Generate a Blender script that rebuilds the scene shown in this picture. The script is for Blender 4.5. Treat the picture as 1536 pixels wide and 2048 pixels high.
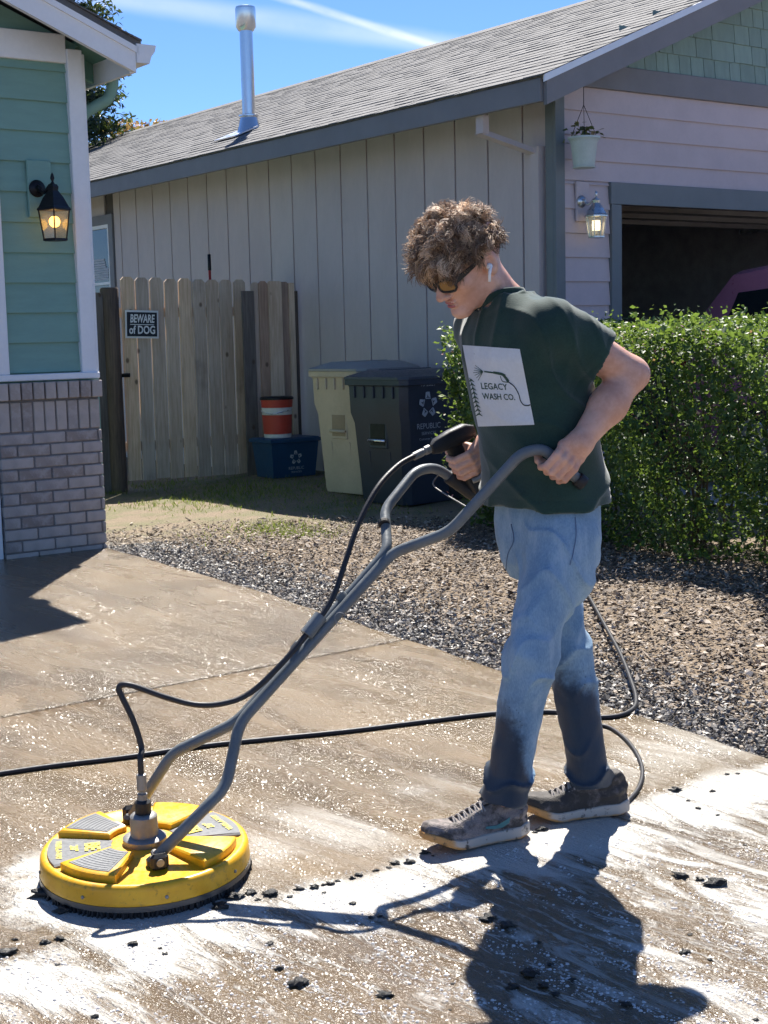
import bpy, bmesh, math, random
import numpy as np
from mathutils import Vector, Matrix
from mathutils.bvhtree import BVHTree

for _o in list(bpy.data.objects):
    bpy.data.objects.remove(_o, do_unlink=True)
SC = bpy.context.scene
COL = SC.collection
RNG = random.Random(7)
NR = np.random.default_rng(7)

# ------------------------------------------------------------------ camera
PITCH = math.radians(7.13); ROLL = math.radians(1.35)
CAMLOC = np.array([0.0, 0.0, 1.35])
_f = np.array([0, math.cos(PITCH), -math.sin(PITCH)])
_u0 = np.array([0, math.sin(PITCH), math.cos(PITCH)]); _r0 = np.array([1.0, 0, 0])
_r = math.cos(ROLL) * _r0 - math.sin(ROLL) * _u0
_u = math.sin(ROLL) * _r0 + math.cos(ROLL) * _u0
FPX = 2844.4
camd = bpy.data.cameras.new('camera'); camd.sensor_fit = 'VERTICAL'; camd.sensor_height = 36.0
camd.lens = 50.0; camd.clip_start = 0.05; camd.clip_end = 3000
cam = bpy.data.objects.new('camera', camd); COL.objects.link(cam)
cam.matrix_world = Matrix(((_r[0], _u[0], -_f[0], CAMLOC[0]), (_r[1], _u[1], -_f[1], CAMLOC[1]),
                           (_r[2], _u[2], -_f[2], CAMLOC[2]), (0, 0, 0, 1)))
SC.camera = cam

# ------------------------------------------------------------------ sky, sun, exposure
SUN_EL = math.radians(55.0); SUN_AZ = math.radians(3.0)      # azimuth from +Y towards +X
w = bpy.data.worlds.new('World'); SC.world = w; w.use_nodes = True
nt = w.node_tree; nt.nodes.clear()
out = nt.nodes.new('ShaderNodeOutputWorld'); bg = nt.nodes.new('ShaderNodeBackground')
sky = nt.nodes.new('ShaderNodeTexSky'); sky.sky_type = 'NISHITA'; sky.sun_disc = False
sky.sun_elevation = SUN_EL; sky.sun_rotation = SUN_AZ
sky.air_density = 1.0; sky.dust_density = 0.0; sky.ozone_density = 10.0; sky.altitude = 2500
bg.inputs['Strength'].default_value = 0.078
def wn(t, **k):
    n = nt.nodes.new(t)
    for a, b in k.items(): setattr(n, a, b)
    return n
def wmath(op, a, b=None, c=None):
    n = wn('ShaderNodeMath', operation=op)
    for i, v in enumerate((a, b, c)):
        if v is None: continue
        if isinstance(v, (int, float)): n.inputs[i].default_value = v
        else: nt.links.new(v, n.inputs[i])
    return n.outputs[0]
def pixdir(x, y):
    d = _f + _r * (x - 768) / FPX - _u * (y - 1024) / FPX
    return d / np.linalg.norm(d)
tc = wn('ShaderNodeTexCoord')
def contrail(p, q, width, soft, nscale, amount):
    a, b = pixdir(*p), pixdir(*q)
    n = np.cross(a, b); n /= np.linalg.norm(n)
    mid = (a + b) / 2; mid /= np.linalg.norm(mid)
    noise = wn('ShaderNodeTexNoise'); noise.inputs['Scale'].default_value = nscale
    noise.inputs['Detail'].default_value = 6
    nt.links.new(tc.outputs['Generated'], noise.inputs['Vector'])
    d1 = wn('ShaderNodeVectorMath', operation='DOT_PRODUCT'); d1.inputs[1].default_value = tuple(n)
    nt.links.new(tc.outputs['Generated'], d1.inputs[0])
    d = wmath('ABSOLUTE', d1.outputs['Value'])
    d = wmath('ADD', d, wmath('MULTIPLY', wmath('SUBTRACT', noise.outputs['Fac'], 0.5), width * 1.3))
    mr = wn('ShaderNodeMapRange', interpolation_type='SMOOTHSTEP'); nt.links.new(d, mr.inputs[0])
    mr.inputs[1].default_value = width + soft; mr.inputs[2].default_value = width * 0.2
    mr.inputs[3].default_value = 0; mr.inputs[4].default_value = amount
    d2 = wn('ShaderNodeVectorMath', operation='DOT_PRODUCT'); d2.inputs[1].default_value = tuple(mid)
    nt.links.new(tc.outputs['Generated'], d2.inputs[0])
    m2 = wn('ShaderNodeMapRange', interpolation_type='SMOOTHSTEP'); nt.links.new(d2.outputs['Value'], m2.inputs[0])
    m2.inputs[1].default_value = 0.75; m2.inputs[2].default_value = 0.93
    return wmath('MULTIPLY', wmath('MULTIPLY', mr.outputs[0], m2.outputs[0]),
                 wmath('MULTIPLY_ADD', noise.outputs['Fac'], 1.1, 0.15))
c1 = contrail((560, -6), (852, 86), 0.0018, 0.0022, 70, 0.60)
c2 = contrail((200, -8), (845, 84), 0.0050, 0.006, 26, 0.46)
cloud = wmath('MINIMUM', wmath('ADD', c1, c2), 0.9)
hs = wn('ShaderNodeHueSaturation'); hs.inputs['Saturation'].default_value = 1.0; hs.inputs['Hue'].default_value = 0.5
nt.links.new(sky.outputs[0], hs.inputs['Color'])
mixw = wn('ShaderNodeMix', data_type='RGBA')
tint = wn('ShaderNodeMix', data_type='RGBA', blend_type='MULTIPLY'); tint.inputs[0].default_value = 1.0
tint.inputs[7].default_value = (.95, .95, 1.0, 1); nt.links.new(hs.outputs[0], tint.inputs[6])
nt.links.new(cloud, mixw.inputs[0]); nt.links.new(tint.outputs[2], mixw.inputs[6])
mixw.inputs[7].default_value = (6.2, 6.6, 7.2, 1)
nt.links.new(mixw.outputs[2], bg.inputs['Color'])
nt.links.new(bg.outputs[0], out.inputs['Surface'])

sund = bpy.data.lights.new('sun', 'SUN'); sund.energy = 5.0; sund.angle = math.radians(0.53)
sund.color = (1.0, 0.95, 0.87)
sun = bpy.data.objects.new('sun', sund); COL.objects.link(sun)
_sd = Vector((math.sin(SUN_AZ) * math.cos(SUN_EL), math.cos(SUN_AZ) * math.cos(SUN_EL), math.sin(SUN_EL)))
sun.rotation_euler = _sd.to_track_quat('Z', 'Y').to_euler(); sun.location = (0, 30, 40)
vs = SC.view_settings
vs.view_transform = 'Standard'; vs.look = 'None'; vs.gamma = 1.0; vs.use_curve_mapping = False
vs.exposure = 1.22
SC.cycles.use_denoising = True
SC.cycles.max_bounces = 6
SC.cycles.use_adaptive_sampling = True; SC.cycles.adaptive_threshold = 0.02
SC.cycles.sample_clamp_indirect = 6.0

# ------------------------------------------------------------------ measuring helpers
def ray(x, y): return _f + _r * (x - 768) / FPX - _u * (y - 1024) / FPX
def at(x, y, Y):
    d = ray(x, y); return CAMLOC + d * (Y / d[1])
GX = [-60, -5, 0, 4, 7, 8.5, 10.5, 13, 20, 400]; GZ = [-.4, -.35, -.18, 0, .10, .11, .05, 0, 0, 0]
def sst(x, a, b):
    t = np.clip((x - a) / (b - a), 0, 1); return t * t * (3 - 2 * t)
def gz(X, Y):
    X = np.asarray(X, float); Y = np.asarray(Y, float)
    return np.interp(Y, GX, GZ) + .1 * sst(X, -2.0, -1.0) * sst(Y, 10.5, 12.5)
def gnd(x, y):
    d = ray(x, y); t = np.linspace(1.5, 40, 40001)
    i = int(np.argmax(1.35 + t * d[2] < gz(t * d[0], t * d[1]))); return CAMLOC + d * t[i]
AZ = math.radians(54)
EF = np.array([math.sin(AZ), math.cos(AZ), 0.0]); NF = np.array([math.cos(AZ), -math.sin(AZ), 0.0])
ES = -NF; NS = -EF; UZ = np.array([0, 0, 1.0])
def onpl(x, y, P0, n):
    d = ray(x, y); t = ((np.array(P0) - CAMLOC) @ n) / (d @ n); return CAMLOC + d * t

# ------------------------------------------------------------------ object helpers
def wloc(o):
    p = np.zeros(3)
    while o is not None:
        p += np.array(o.location); o = o.parent
    return p
def tag(o, label=None, cat=None, group=None, kind=None):
    if label: o['label'] = label
    if cat: o['category'] = cat
    if group: o['group'] = group
    if kind: o['kind'] = kind
    return o
def thing(name, label, cat, loc, group=None):
    o = bpy.data.objects.new(name, None); COL.objects.link(o); o.empty_display_size = .1
    o.location = tuple(loc); return tag(o, label, cat, group)
def newobj(name, me, parent=None):
    o = bpy.data.objects.new(name, me); COL.objects.link(o)
    if parent is not None: o.parent = parent
    return o
def mesh_obj(name, V, Fc, mat, parent=None, smooth=False, origin=None, auto=None):
    V = np.asarray(V, float).reshape(-1, 3)
    off = wloc(parent) if parent is not None else np.zeros(3)
    org = np.array(origin, float) if origin is not None else off
    me = bpy.data.meshes.new(name)
    me.from_pydata((V - org).tolist(), [], [list(map(int, q)) for q in Fc] if not isinstance(Fc, np.ndarray) else Fc.tolist())
    me.update()
    if mat is not None:
        for m in (mat if isinstance(mat, (list, tuple)) else [mat]): me.materials.append(m)
    if smooth: me.polygons.foreach_set('use_smooth', [True] * len(me.polygons))
    if auto is not None:
        me.polygons.foreach_set('use_smooth', [True] * len(me.polygons)); me.set_sharp_from_angle(angle=math.radians(auto))
    o = newobj(name, me, parent); o.location = tuple(org - off)
    return o

def frame_of(d):
    d = np.asarray(d, float); d = d / np.linalg.norm(d)
    a = UZ if abs(d[2]) < .9 else np.array([1.0, 0, 0])
    s = np.cross(d, a); s /= np.linalg.norm(s); return d, s, np.cross(s, d)

class MB:
    """collects shapes for one mesh object"""
    def __init__(self): self.v = []; self.f = []; self.n = 0
    def add(self, V, Fc):
        V = np.asarray(V, float).reshape(-1, 3); self.v.append(V)
        self.f += [[i + self.n for i in q] for q in Fc]; self.n += len(V); return self
    def box(self, c, sx, sy, sz, ax=(1, 0, 0), ay=(0, 1, 0), az=(0, 0, 1), taper=1.0, bev=0.0):
        ax, ay, az = (np.array(a, float) for a in (ax, ay, az)); c = np.array(c, float)
        if bev <= 0:
            V = [c + ax * sx / 2 * i * (taper if k > 0 else 1) + ay * sy / 2 * j * (taper if k > 0 else 1) + az * sz / 2 * k
                 for k in (-1, 1) for j in (-1, 1) for i in (-1, 1)]
            return self.add(V, [(0, 2, 3, 1), (4, 5, 7, 6), (0, 1, 5, 4), (2, 6, 7, 3), (0, 4, 6, 2), (1, 3, 7, 5)])
        def ring(hx, hy, h, b):
            p = [(-hx + b, -hy), (hx - b, -hy), (hx, -hy + b), (hx, hy - b), (hx - b, hy), (-hx + b, hy), (-hx, hy - b), (-hx, -hy + b)]
            return [c + ax * x + ay * y + az * h for x, y in p]
        hx, hy, hz = sx / 2, sy / 2, sz / 2
        R = [ring(hx - bev, hy - bev, -hz, bev * .5), ring(hx, hy, -hz + bev, bev), ring(hx * taper, hy * taper, hz - bev, bev), ring(hx * taper - bev, hy * taper - bev, hz, bev * .5)]
        return self.loft(R)
    def loft(self, rings, closed=True, caps=True):
        n = len(rings[0]); V = np.concatenate([np.asarray(q, float) for q in rings]); Fc = []
        for k in range(len(rings) - 1):
            for i in range(n if closed else n - 1):
                j = (i + 1) % n
                Fc.append((k * n + i, k * n + j, (k + 1) * n + j, (k + 1) * n + i))
        if caps and closed:
            Fc.append(tuple(range(n - 1, -1, -1))); Fc.append(tuple((len(rings) - 1) * n + i for i in range(n)))
        return self.add(V, Fc)
    def tube(self, pts, r, seg=10, caps=True):
        pts = np.asarray(pts, float); m = len(pts)
        rr = np.full(m, r) if np.isscalar(r) else np.asarray(r, float)
        T = np.gradient(pts, axis=0); T /= np.linalg.norm(T, axis=1)[:, None] + 1e-12
        _, s, b = frame_of(T[0]); rings = []
        for k in range(m):
            s = s - T[k] * (s @ T[k]); s /= np.linalg.norm(s); b = np.cross(T[k], s)
            rings.append([pts[k] + rr[k] * (math.cos(t) * s + math.sin(t) * b) for t in np.linspace(0, 2 * math.pi, seg, endpoint=False)])
        return self.loft(rings, caps=caps)
    def lathe(self, c, prof, axis=(0, 0, 1), seg=24, ref=None):
        d, s, b = frame_of(axis); c = np.array(c, float)
        if ref is not None:
            s = np.array(ref, float); b = np.cross(d, s)
        rings = [[c + d * h + max(r, 1e-4) * (math.cos(t) * s + math.sin(t) * b) for t in np.linspace(0, 2 * math.pi, seg, endpoint=False)] for r, h in prof]
        return self.loft(rings)
    def prism(self, poly, ext):
        P = np.asarray(poly, float); return self.loft([P, P + np.array(ext, float)])
    def sphere(self, c, r, nu=10, nv=7, sc=(1, 1, 1)):
        c = np.array(c, float); rings = []
        for k in range(nv):
            a = math.pi * (k + .02) / (nv - 1 + .04) - math.pi / 2
            rings.append([c + r * np.array((math.cos(a) * math.cos(t) * sc[0], math.cos(a) * math.sin(t) * sc[1], math.sin(a) * sc[2])) for t in np.linspace(0, 2 * math.pi, nu, endpoint=False)])
        return self.loft(rings)
    def build(self, name, mat, parent=None, smooth=False, auto=None, origin=None):
        return mesh_obj(name, np.concatenate(self.v), self.f, mat, parent, smooth, origin, auto)

def spline(pts, n=8):
    """Catmull-Rom through points (any dimension)"""
    P = np.asarray(pts, float); P = np.vstack([2 * P[0] - P[1], P, 2 * P[-1] - P[-2]]); o = []
    for i in range(1, len(P) - 2):
        for t in np.linspace(0, 1, n, endpoint=False):
            a, b, c, d = P[i - 1], P[i], P[i + 1], P[i + 2]
            o.append(.5 * (2 * b + (c - a) * t + (2 * a - 5 * b + 4 * c - d) * t * t + (3 * b - a - 3 * c + d) * t ** 3))
    o.append(P[-2]); return np.array(o)

def text_mesh(s, size, font=None, bold=0.0, shear=0.0, spacing=1.0, res=3):
    """flat lettering as vertices (x, y) and faces"""
    cu = bpy.data.curves.new('lettering', 'FONT'); cu.body = s; cu.size = size; cu.align_x = 'CENTER'; cu.align_y = 'CENTER'
    cu.offset = bold; cu.shear = shear; cu.space_character = spacing; cu.resolution_u = res
    o = bpy.data.objects.new('lettering', cu); COL.objects.link(o)
    dg = bpy.context.evaluated_depsgraph_get(); me = o.evaluated_get(dg).to_mesh()
    V = np.array([v.co[:2] for v in me.vertices]); Fc = [tuple(q.vertices) for q in me.polygons]
    o.evaluated_get(dg).to_mesh_clear(); bpy.data.objects.remove(o, do_unlink=True); bpy.data.curves.remove(cu)
    return V, Fc

# ------------------------------------------------------------------ materials
class N:
    def __init__(self, name):
        self.m = bpy.data.materials.new(name); self.m.use_nodes = True; self.t = self.m.node_tree
        self.b = self.t.nodes['Principled BSDF']; self.o = self.t.nodes['Material Output']
    def n(self, t, **k):
        q = self.t.nodes.new(t)
        for a, b in k.items(): setattr(q, a, b)
        return q
    def l(self, a, b): self.t.links.new(a, b)
    def put(self, inp, v):
        if v is None: return
        if isinstance(v, (int, float)): inp.default_value = v
        elif isinstance(v, (tuple, list)): inp.default_value = tuple(v) if len(tuple(v)) == len(inp.default_value) else tuple(v) + (1,)
        else: self.l(v, inp)
    def math(self, op, a, b=None, c=None, clamp=False):
        q = self.n('ShaderNodeMath', operation=op); q.use_clamp = clamp
        for i, v in enumerate((a, b, c)): self.put(q.inputs[i], v)
        return q.outputs[0]
    def pos(self): return self.n('ShaderNodeNewGeometry').outputs['Position']
    def objc(self): return self.n('ShaderNodeTexCoord').outputs['Object']
    def rand(self): return self.n('ShaderNodeObjectInfo').outputs['Random']
    def mapping(self, v, rot=(0, 0, 0), sc=(1, 1, 1), loc=(0, 0, 0)):
        q = self.n('ShaderNodeMapping'); self.l(v, q.inputs[0])
        q.inputs[1].default_value = loc; q.inputs[2].default_value = rot; q.inputs[3].default_value = sc
        return q.outputs[0]
    def noise(self, v, scale, detail=4, rough=.55, dist=0.0):
        q = self.n('ShaderNodeTexNoise'); self.l(v, q.inputs['Vector'])
        q.inputs['Scale'].default_value = scale; q.inputs['Detail'].default_value = detail
        q.inputs['Roughness'].default_value = rough; q.inputs['Distortion'].default_value = dist
        return q.outputs['Fac']
    def vor(self, v, scale, feature='F1', out='Distance'):
        q = self.n('ShaderNodeTexVoronoi', feature=feature); self.l(v, q.inputs['Vector']); q.inputs['Scale'].default_value = scale
        return q.outputs[out]
    def ramp(self, v, a, b, lo=0.0, hi=1.0, sm=True):
        q = self.n('ShaderNodeMapRange', interpolation_type='SMOOTHSTEP' if sm else 'LINEAR'); self.l(v, q.inputs[0])
        for i, x in enumerate((a, b, lo, hi)): q.inputs[i + 1].default_value = x
        return q.outputs[0]
    def mix(self, f, a, b):
        q = self.n('ShaderNodeMix', data_type='RGBA'); self.put(q.inputs[0], f); self.put(q.inputs[6], a); self.put(q.inputs[7], b)
        return q.outputs[2]
    def cramp(self, v, stops):
        q = self.n('ShaderNodeValToRGB'); self.l(v, q.inputs[0]); e = q.color_ramp.elements
        while len(e) < len(stops): e.new(.5)
        for i, (p, c) in enumerate(stops): e[i].position = p; e[i].color = tuple(c) + (1,)
        return q.outputs[0]
    def sep(self, v):
        q = self.n('ShaderNodeSeparateXYZ'); self.l(v, q.inputs[0]); return q.outputs
    def bump(self, h, strength, dist=.01, prev=None):
        q = self.n('ShaderNodeBump'); self.put(q.inputs['Height'], h); self.put(q.inputs['Strength'], strength); q.inputs['Distance'].default_value = dist
        if prev is not None: self.l(prev, q.inputs['Normal'])
        return q.outputs[0]
    def set(self, **k):
        for a, v in k.items(): self.put(self.b.inputs[a.replace('_', ' ')], v)
        return self

def dark(c, k): return tuple(min(1, x * k) for x in c)
def paint(name, col, rough=.6, var=.12, scale=6, bump=.08, bscale=120, metal=0.0, rnd=0.0, stretch=(1, 1, 1), spec=.4, bdist=.004):
    """general weathered surface"""
    q = N(name); v = q.mapping(q.objc(), sc=stretch)
    f = q.noise(v, scale, 5, .6); f2 = q.noise(v, scale * 9, 3, .6)
    f = q.math('ADD', q.math('MULTIPLY', f, .65), q.math('MULTIPLY', f2, .35))
    c = q.mix(q.ramp(f, .3, .7), dark(col, 1 - var), dark(col, 1 + var))
    if rnd:
        hsv = q.n('ShaderNodeHueSaturation'); q.l(c, hsv.inputs['Color'])
        q.l(q.ramp(q.rand(), 0, 1, 1 - rnd, 1 + rnd, False), hsv.inputs['Value']); c = hsv.outputs[0]
    q.set(Base_Color=c, Metallic=metal, Specular_IOR_Level=spec)
    q.put(q.b.inputs['Roughness'], q.ramp(f2, .3, .7, max(0.02, rough - .08), min(1, rough + .08)))
    if bump: q.l(q.bump(q.noise(v, bscale, 4, .6), bump, bdist), q.b.inputs['Normal'])
    return q.m
# ================================================================== SETTING
CL = gnd(215, 1095); CL[2] = 0                  # front right corner of the near green house
CN = at(1112, 600, 10.65); CN[2] = 0            # front left corner of the taupe neighbour house
def LP(u, v, z): return CL + EF * u + ES * v + UZ * z
def NP(u, v, z): return CN + EF * u + ES * v + UZ * z
def fbox(mb, P, u0, u1, v0, v1, z0, z1, bev=0.0):
    c = (P(u0, v0, z0) + P(u1, v1, z1)) / 2
    return mb.box(c, abs(u1 - u0), abs(v1 - v0), abs(z1 - z0), EF, ES, UZ, bev=bev)
def fpart(name, P, u0, u1, v0, v1, z0, z1, mat, parent, bev=0.0):
    return fbox(MB(), P, u0, u1, v0, v1, z0, z1, bev).build(name, mat, parent)

# ---- driveway frame: s along the edge towards the camera, t to the left of it
E0 = np.array([CL[0], CL[1], 0.0]); DE = np.array([.563, -.8265, 0]); DE /= np.linalg.norm(DE); DT = np.array([DE[1], -DE[0], 0])
def edge_t(X, Y): return (X - E0[0]) * DT[0] + (Y - E0[1]) * DT[1]

def gsoil(X, Y): return gz(X, Y) - (.012 + .038 * sst(edge_t(np.asarray(X, float), np.asarray(Y, float)), -1.3, -.5))
# ---- concrete: wet, brown rinse water, pale slurry and foam
def concrete_mat():
    q = N('wet_concrete'); P = q.pos(); xyz = q.sep(P)
    flow = q.mapping(P, rot=(0, 0, math.radians(-42)))                       # y' runs with the flow
    st = q.mapping(flow, sc=(1.0, .22, 1)); st2 = q.mapping(flow, sc=(1.0, .09, 1))
    n1 = q.noise(P, 1.3, 3, .6); n2 = q.noise(st, 5, 4, .62, .6); fine = q.noise(P, 170, 2, .7)
    base = q.mix(q.ramp(q.math('ADD', q.math('MULTIPLY', n1, .5), q.math('MULTIPLY', n2, .5)), .36, .64), (.074, .043, .013), (.190, .122, .052))
    base = q.mix(q.ramp(q.noise(st2, 1.6, 3, .6, .8), .50, .66, 0, .75), base, (.110, .068, .022))
    base = q.mix(q.ramp(fine, .35, .7, 0, .30), base, (.22, .165, .095))
    base = q.mix(q.ramp(q.noise(st2, 3.0, 3, .6, .5), .42, .7, 0, .26), base, (.235, .185, .12))  # pale streaks put the wet sheen into the base colour
    # soapy slurry lies on the viewer's side of a wandering line through machine and shoes
    ax, ay = -.36, 3.44; bx, by = .55, 3.95
    nx, ny = (by - ay), -(bx - ax); L = math.hypot(nx, ny); nx /= L; ny /= L
    sd = q.math('ADD', q.math('MULTIPLY', q.math('SUBTRACT', xyz[0], ax), nx), q.math('MULTIPLY', q.math('SUBTRACT', xyz[1], ay), ny))
    sd = q.math('ADD', sd, q.math('MULTIPLY', q.math('SUBTRACT', q.noise(P, 2.4, 2), .5), .25))
    reg = q.ramp(sd, -.03, .10)
    left = q.ramp(xyz[0], .25, -.45)
    band = q.math('SUBTRACT', q.math('MULTIPLY', reg, q.ramp(sd, .50, .10, .0, 1)), q.math('MULTIPLY', left, .35))
    n4 = q.noise(st, 10, 5, .68, 1.4)
    fm = q.math('ADD', q.math('MULTIPLY', n2, .40), q.math('MULTIPLY', n4, .60))
    foam = q.math('MULTIPLY', q.ramp(q.math('ADD', fm, q.math('MULTIPLY', band, .16)), .48, .62, 0, .95), reg)
    lace = q.math('MULTIPLY', q.ramp(q.math('ADD', q.noise(st, 38, 4, .7, 1.2), q.math('MULTIPLY', band, .05)), .52, .64), q.math('MULTIPLY', reg, .7))
    foam = q.math('MAXIMUM', foam, lace)
    milk = q.math('MULTIPLY', q.ramp(q.math('ABSOLUTE', q.math('ADD', sd, .22)), .30, .02), q.ramp(q.noise(st, 4, 4, .65, 1.5), .42, .66, 0, .55))
    side = q.math('MULTIPLY', q.ramp(q.noise(st2, 8, 4, .66, 1.0), .54, .74, 0, .5), q.ramp(xyz[0], -.2, .8))
    _mc = at(290, 1686, 3.54); dx, dy = q.math('SUBTRACT', xyz[0], float(_mc[0])), q.math('SUBTRACT', xyz[1], float(_mc[1]))
    rr = q.math('SQRT', q.math('ADD', q.math('MULTIPLY', dx, dx), q.math('MULTIPLY', dy, dy)))
    suds = q.math('MULTIPLY', q.ramp(q.math('ADD', rr, q.math('MULTIPLY', q.math('SUBTRACT', q.noise(P, 11, 4, .65), .5), .34)), .42, .31), q.ramp(q.math('ADD', dy, q.math('MULTIPLY', dx, .5)), .10, -.10, 0, .95))
    foam = q.math('MAXIMUM', foam, suds)
    foam = q.math('MAXIMUM', foam, q.math('MAXIMUM', milk, side), clamp=True)
    base = q.mix(q.math('MULTIPLY', reg, .45), base, (.085, .052, .026))
    col = q.mix(foam, base, (.51, .49, .445))
    q.set(Base_Color=col, Specular_IOR_Level=.5)
    q.put(q.b.inputs['Roughness'], q.math('ADD', q.math('MULTIPLY', foam, .12), q.ramp(n2, .3, .7, .18, .32)))
    h = q.math('ADD', q.math('MULTIPLY', q.noise(st, 60, 2, .75), .6), q.math('MULTIPLY', fine, .4))
    b1 = q.bump(h, .9, .016)
    b2 = q.bump(q.math('ADD', foam, q.math('MULTIPLY', n4, .5)), .55, .014, b1)
    q.l(b2, q.b.inputs['Normal'])
    vc = q.n('ShaderNodeTexVoronoi', feature='F1'); q.l(q.mapping(P, sc=(1, .55, 1)), vc.inputs['Vector']); vc.inputs['Scale'].default_value = 340
    off = q.n('ShaderNodeVectorMath', operation='SUBTRACT'); q.l(vc.outputs['Color'], off.inputs[0]); off.inputs[1].default_value = (.5, .5, .5)
    scl = q.n('ShaderNodeVectorMath', operation='SCALE'); q.l(off.outputs[0], scl.inputs[0]); q.l(q.ramp(q.noise(st, 6, 3, .7), .35, .65,   .25, .80), scl.inputs['Scale'])
    add = q.n('ShaderNodeVectorMath', operation='ADD'); q.l(scl.outputs[0], add.inputs[0]); add.inputs[1].default_value = (0, 0, 1)
    nrm = q.n('ShaderNodeVectorMath', operation='NORMALIZE'); q.l(add.outputs[0], nrm.inputs[0])
    q.set(Coat_Weight=.42, Coat_Roughness=.2, Coat_IOR=1.36); q.l(nrm.outputs[0], q.b.inputs['Coat Normal'])
    return q.m
M_CONC = concrete_mat()

driveway = bpy.data.objects.new('driveway', None); COL.objects.link(driveway); driveway.location = tuple(E0); tag(driveway, kind='structure')
def slab(s0, s1, t0, t1, step):
    ns_, nt_ = max(2, int((s1 - s0) / step)), max(2, int((t1 - t0) / step))
    S = np.linspace(s0, s1, ns_ + 1); T = np.linspace(t0, t1, nt_ + 1)
    S = np.concatenate([[s0], S[0:1] + .008, S[1:-1], S[-1:] - .008, [s1]]); T = np.concatenate([[t0], T[0:1] + .008, T[1:-1], T[-1:] - .008, [t1]])
    ss_, tt = np.meshgrid(S, T, indexing='ij'); a, b = ss_.shape
    wob = np.where(tt < t0 + .02, .006 * np.sin(ss_ * 9) + .004 * np.sin(ss_ * 31), 0) if t0 == 0 else 0
    X = E0[0] + DE[0] * ss_ + DT[0] * (tt + wob); Y = E0[1] + DE[1] * ss_ + DT[1] * (tt + wob); Z = gz(X, Y)
    edge = (ss_ == s0) | (ss_ == s1) | (tt == t0) | (tt == t1); Z = np.where(edge, Z - .007, Z)
    V = np.stack([X, Y, Z], -1).reshape(-1, 3); idx = np.arange(a * b).reshape(a, b)
    Fq = np.stack([idx[:-1, :-1], idx[:-1, 1:], idx[1:, 1:], idx[1:, :-1]], -1).reshape(-1, 4).tolist()
    loop = list(idx[0, :]) + list(idx[1:, -1]) + list(idx[-1, -2::-1]) + list(idx[-2:0:-1, 0])
    n0 = len(V); low = V[loop] - np.array([0, 0, .12]); V = np.vstack([V, low]); m = len(loop)
    for i in range(m): Fq.append([int(loop[i]), n0 + i, n0 + (i + 1) % m, int(loop[(i + 1) % m])])
    mesh_obj('slab', V, Fq, M_CONC, driveway, auto=50)
slab(-1.2, 3.112, 0.0, 7.0, .12)
slab(3.128, 13.0, 0.0, 7.0, .12)

# ---- ground sheet: soil, bark and thin lawn
def soil_mat():
    q = N('soil'); P = q.pos(); xyz = q.sep(P)
    t = q.math('ADD', q.math('MULTIPLY', q.math('SUBTRACT', xyz[0], float(E0[0])), float(-DT[0])), q.math('MULTIPLY', q.math('SUBTRACT', xyz[1], float(E0[1])), float(-DT[1])))
    n = q.noise(P, 3, 5, .6); nf = q.noise(P, 90, 4, .7)
    tan = q.mix(q.ramp(nf, .3, .7), (.15, .105, .068), (.33, .255, .175))
    drk = q.mix(q.ramp(nf, .3, .7), (.06, .055, .05), (.19, .175, .16))
    c = q.mix(q.ramp(q.math('ADD', t, q.math('MULTIPLY', q.math('SUBTRACT', n, .5), .5)), .22, .5), drk, tan)
    grn = q.mix(q.ramp(nf, .3, .7), (.09, .10, .04), (.24, .21, .11))
    c = q.mix(q.math('MULTIPLY', q.ramp(xyz[1], 8.8, 10.2), q.ramp(n, .42, .6, 0, .8)), c, grn)
    q.set(Base_Color=c, Roughness=.9); q.l(q.bump(q.math('ADD', nf, n), .7, .03), q.b.inputs['Normal']); return q.m
M_SOIL = soil_mat()
gx = np.concatenate([[-400, -120, -40, -18], np.arange(-8, 8.01, .25), [18, 40, 120, 400]])
gy = np.concatenate([[-60, -20, -8], np.arange(-4, 18.01, .25), [24, 40, 90, 250, 700]])
XX, YY = np.meshgrid(gx, gy, indexing='ij')
ZZ = gsoil(XX, YY) + .006 * np.sin(XX * 2.1 + 1) * np.sin(YY * 1.7) * (edge_t(XX, YY) < -.5)
ii = np.arange(XX.size).reshape(XX.shape)
tag(mesh_obj('ground', np.stack([XX, YY, ZZ], -1).reshape(-1, 3), np.stack([ii[:-1, :-1], ii[1:, :-1], ii[1:, 1:], ii[:-1, 1:]], -1).reshape(-1, 4), M_SOIL, smooth=True), kind='structure')

# ---- neighbour's drive in front of the garage, between house and hedge
_nd = np.array([CN + EF * .55 + NF * .0, CN + EF * 6.0, CN + EF * 6.0 + NF * 11, CN + EF * .55 + NF * 11])
_nb = [1.0, 0]; M_CONC2 = paint('dry_concrete', (.48, .46, .43), .85, .12, 2, .3, 60)
_S = []; _I = []
for i in range(12):
    for j in range(2):
        p = CN + EF * (.62 + 5.3 * j) + NF * (i * 1.0); _S.append([p[0], p[1], float(gz(p[0], p[1])) + .012])
for i in range(11): _I.append((2 * i, 2 * i + 2, 2 * i + 3, 2 * i + 1))
tag(mesh_obj('neighbour_drive', _S, _I, M_CONC2), kind='structure')
# ---- street behind the viewer
_S = [(-60, -4.2, float(gz(0, -4.2)) + .0), (60, -4.2, float(gz(0, -4.2)) + .0), (60, -13, -.36), (-60, -13, -.36)]
tag(mesh_obj('road', _S, [(3, 2, 1, 0)], paint('pale_asphalt', (.16, .155, .15), .9, .15, 3, .3, 80)), kind='structure')

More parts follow.
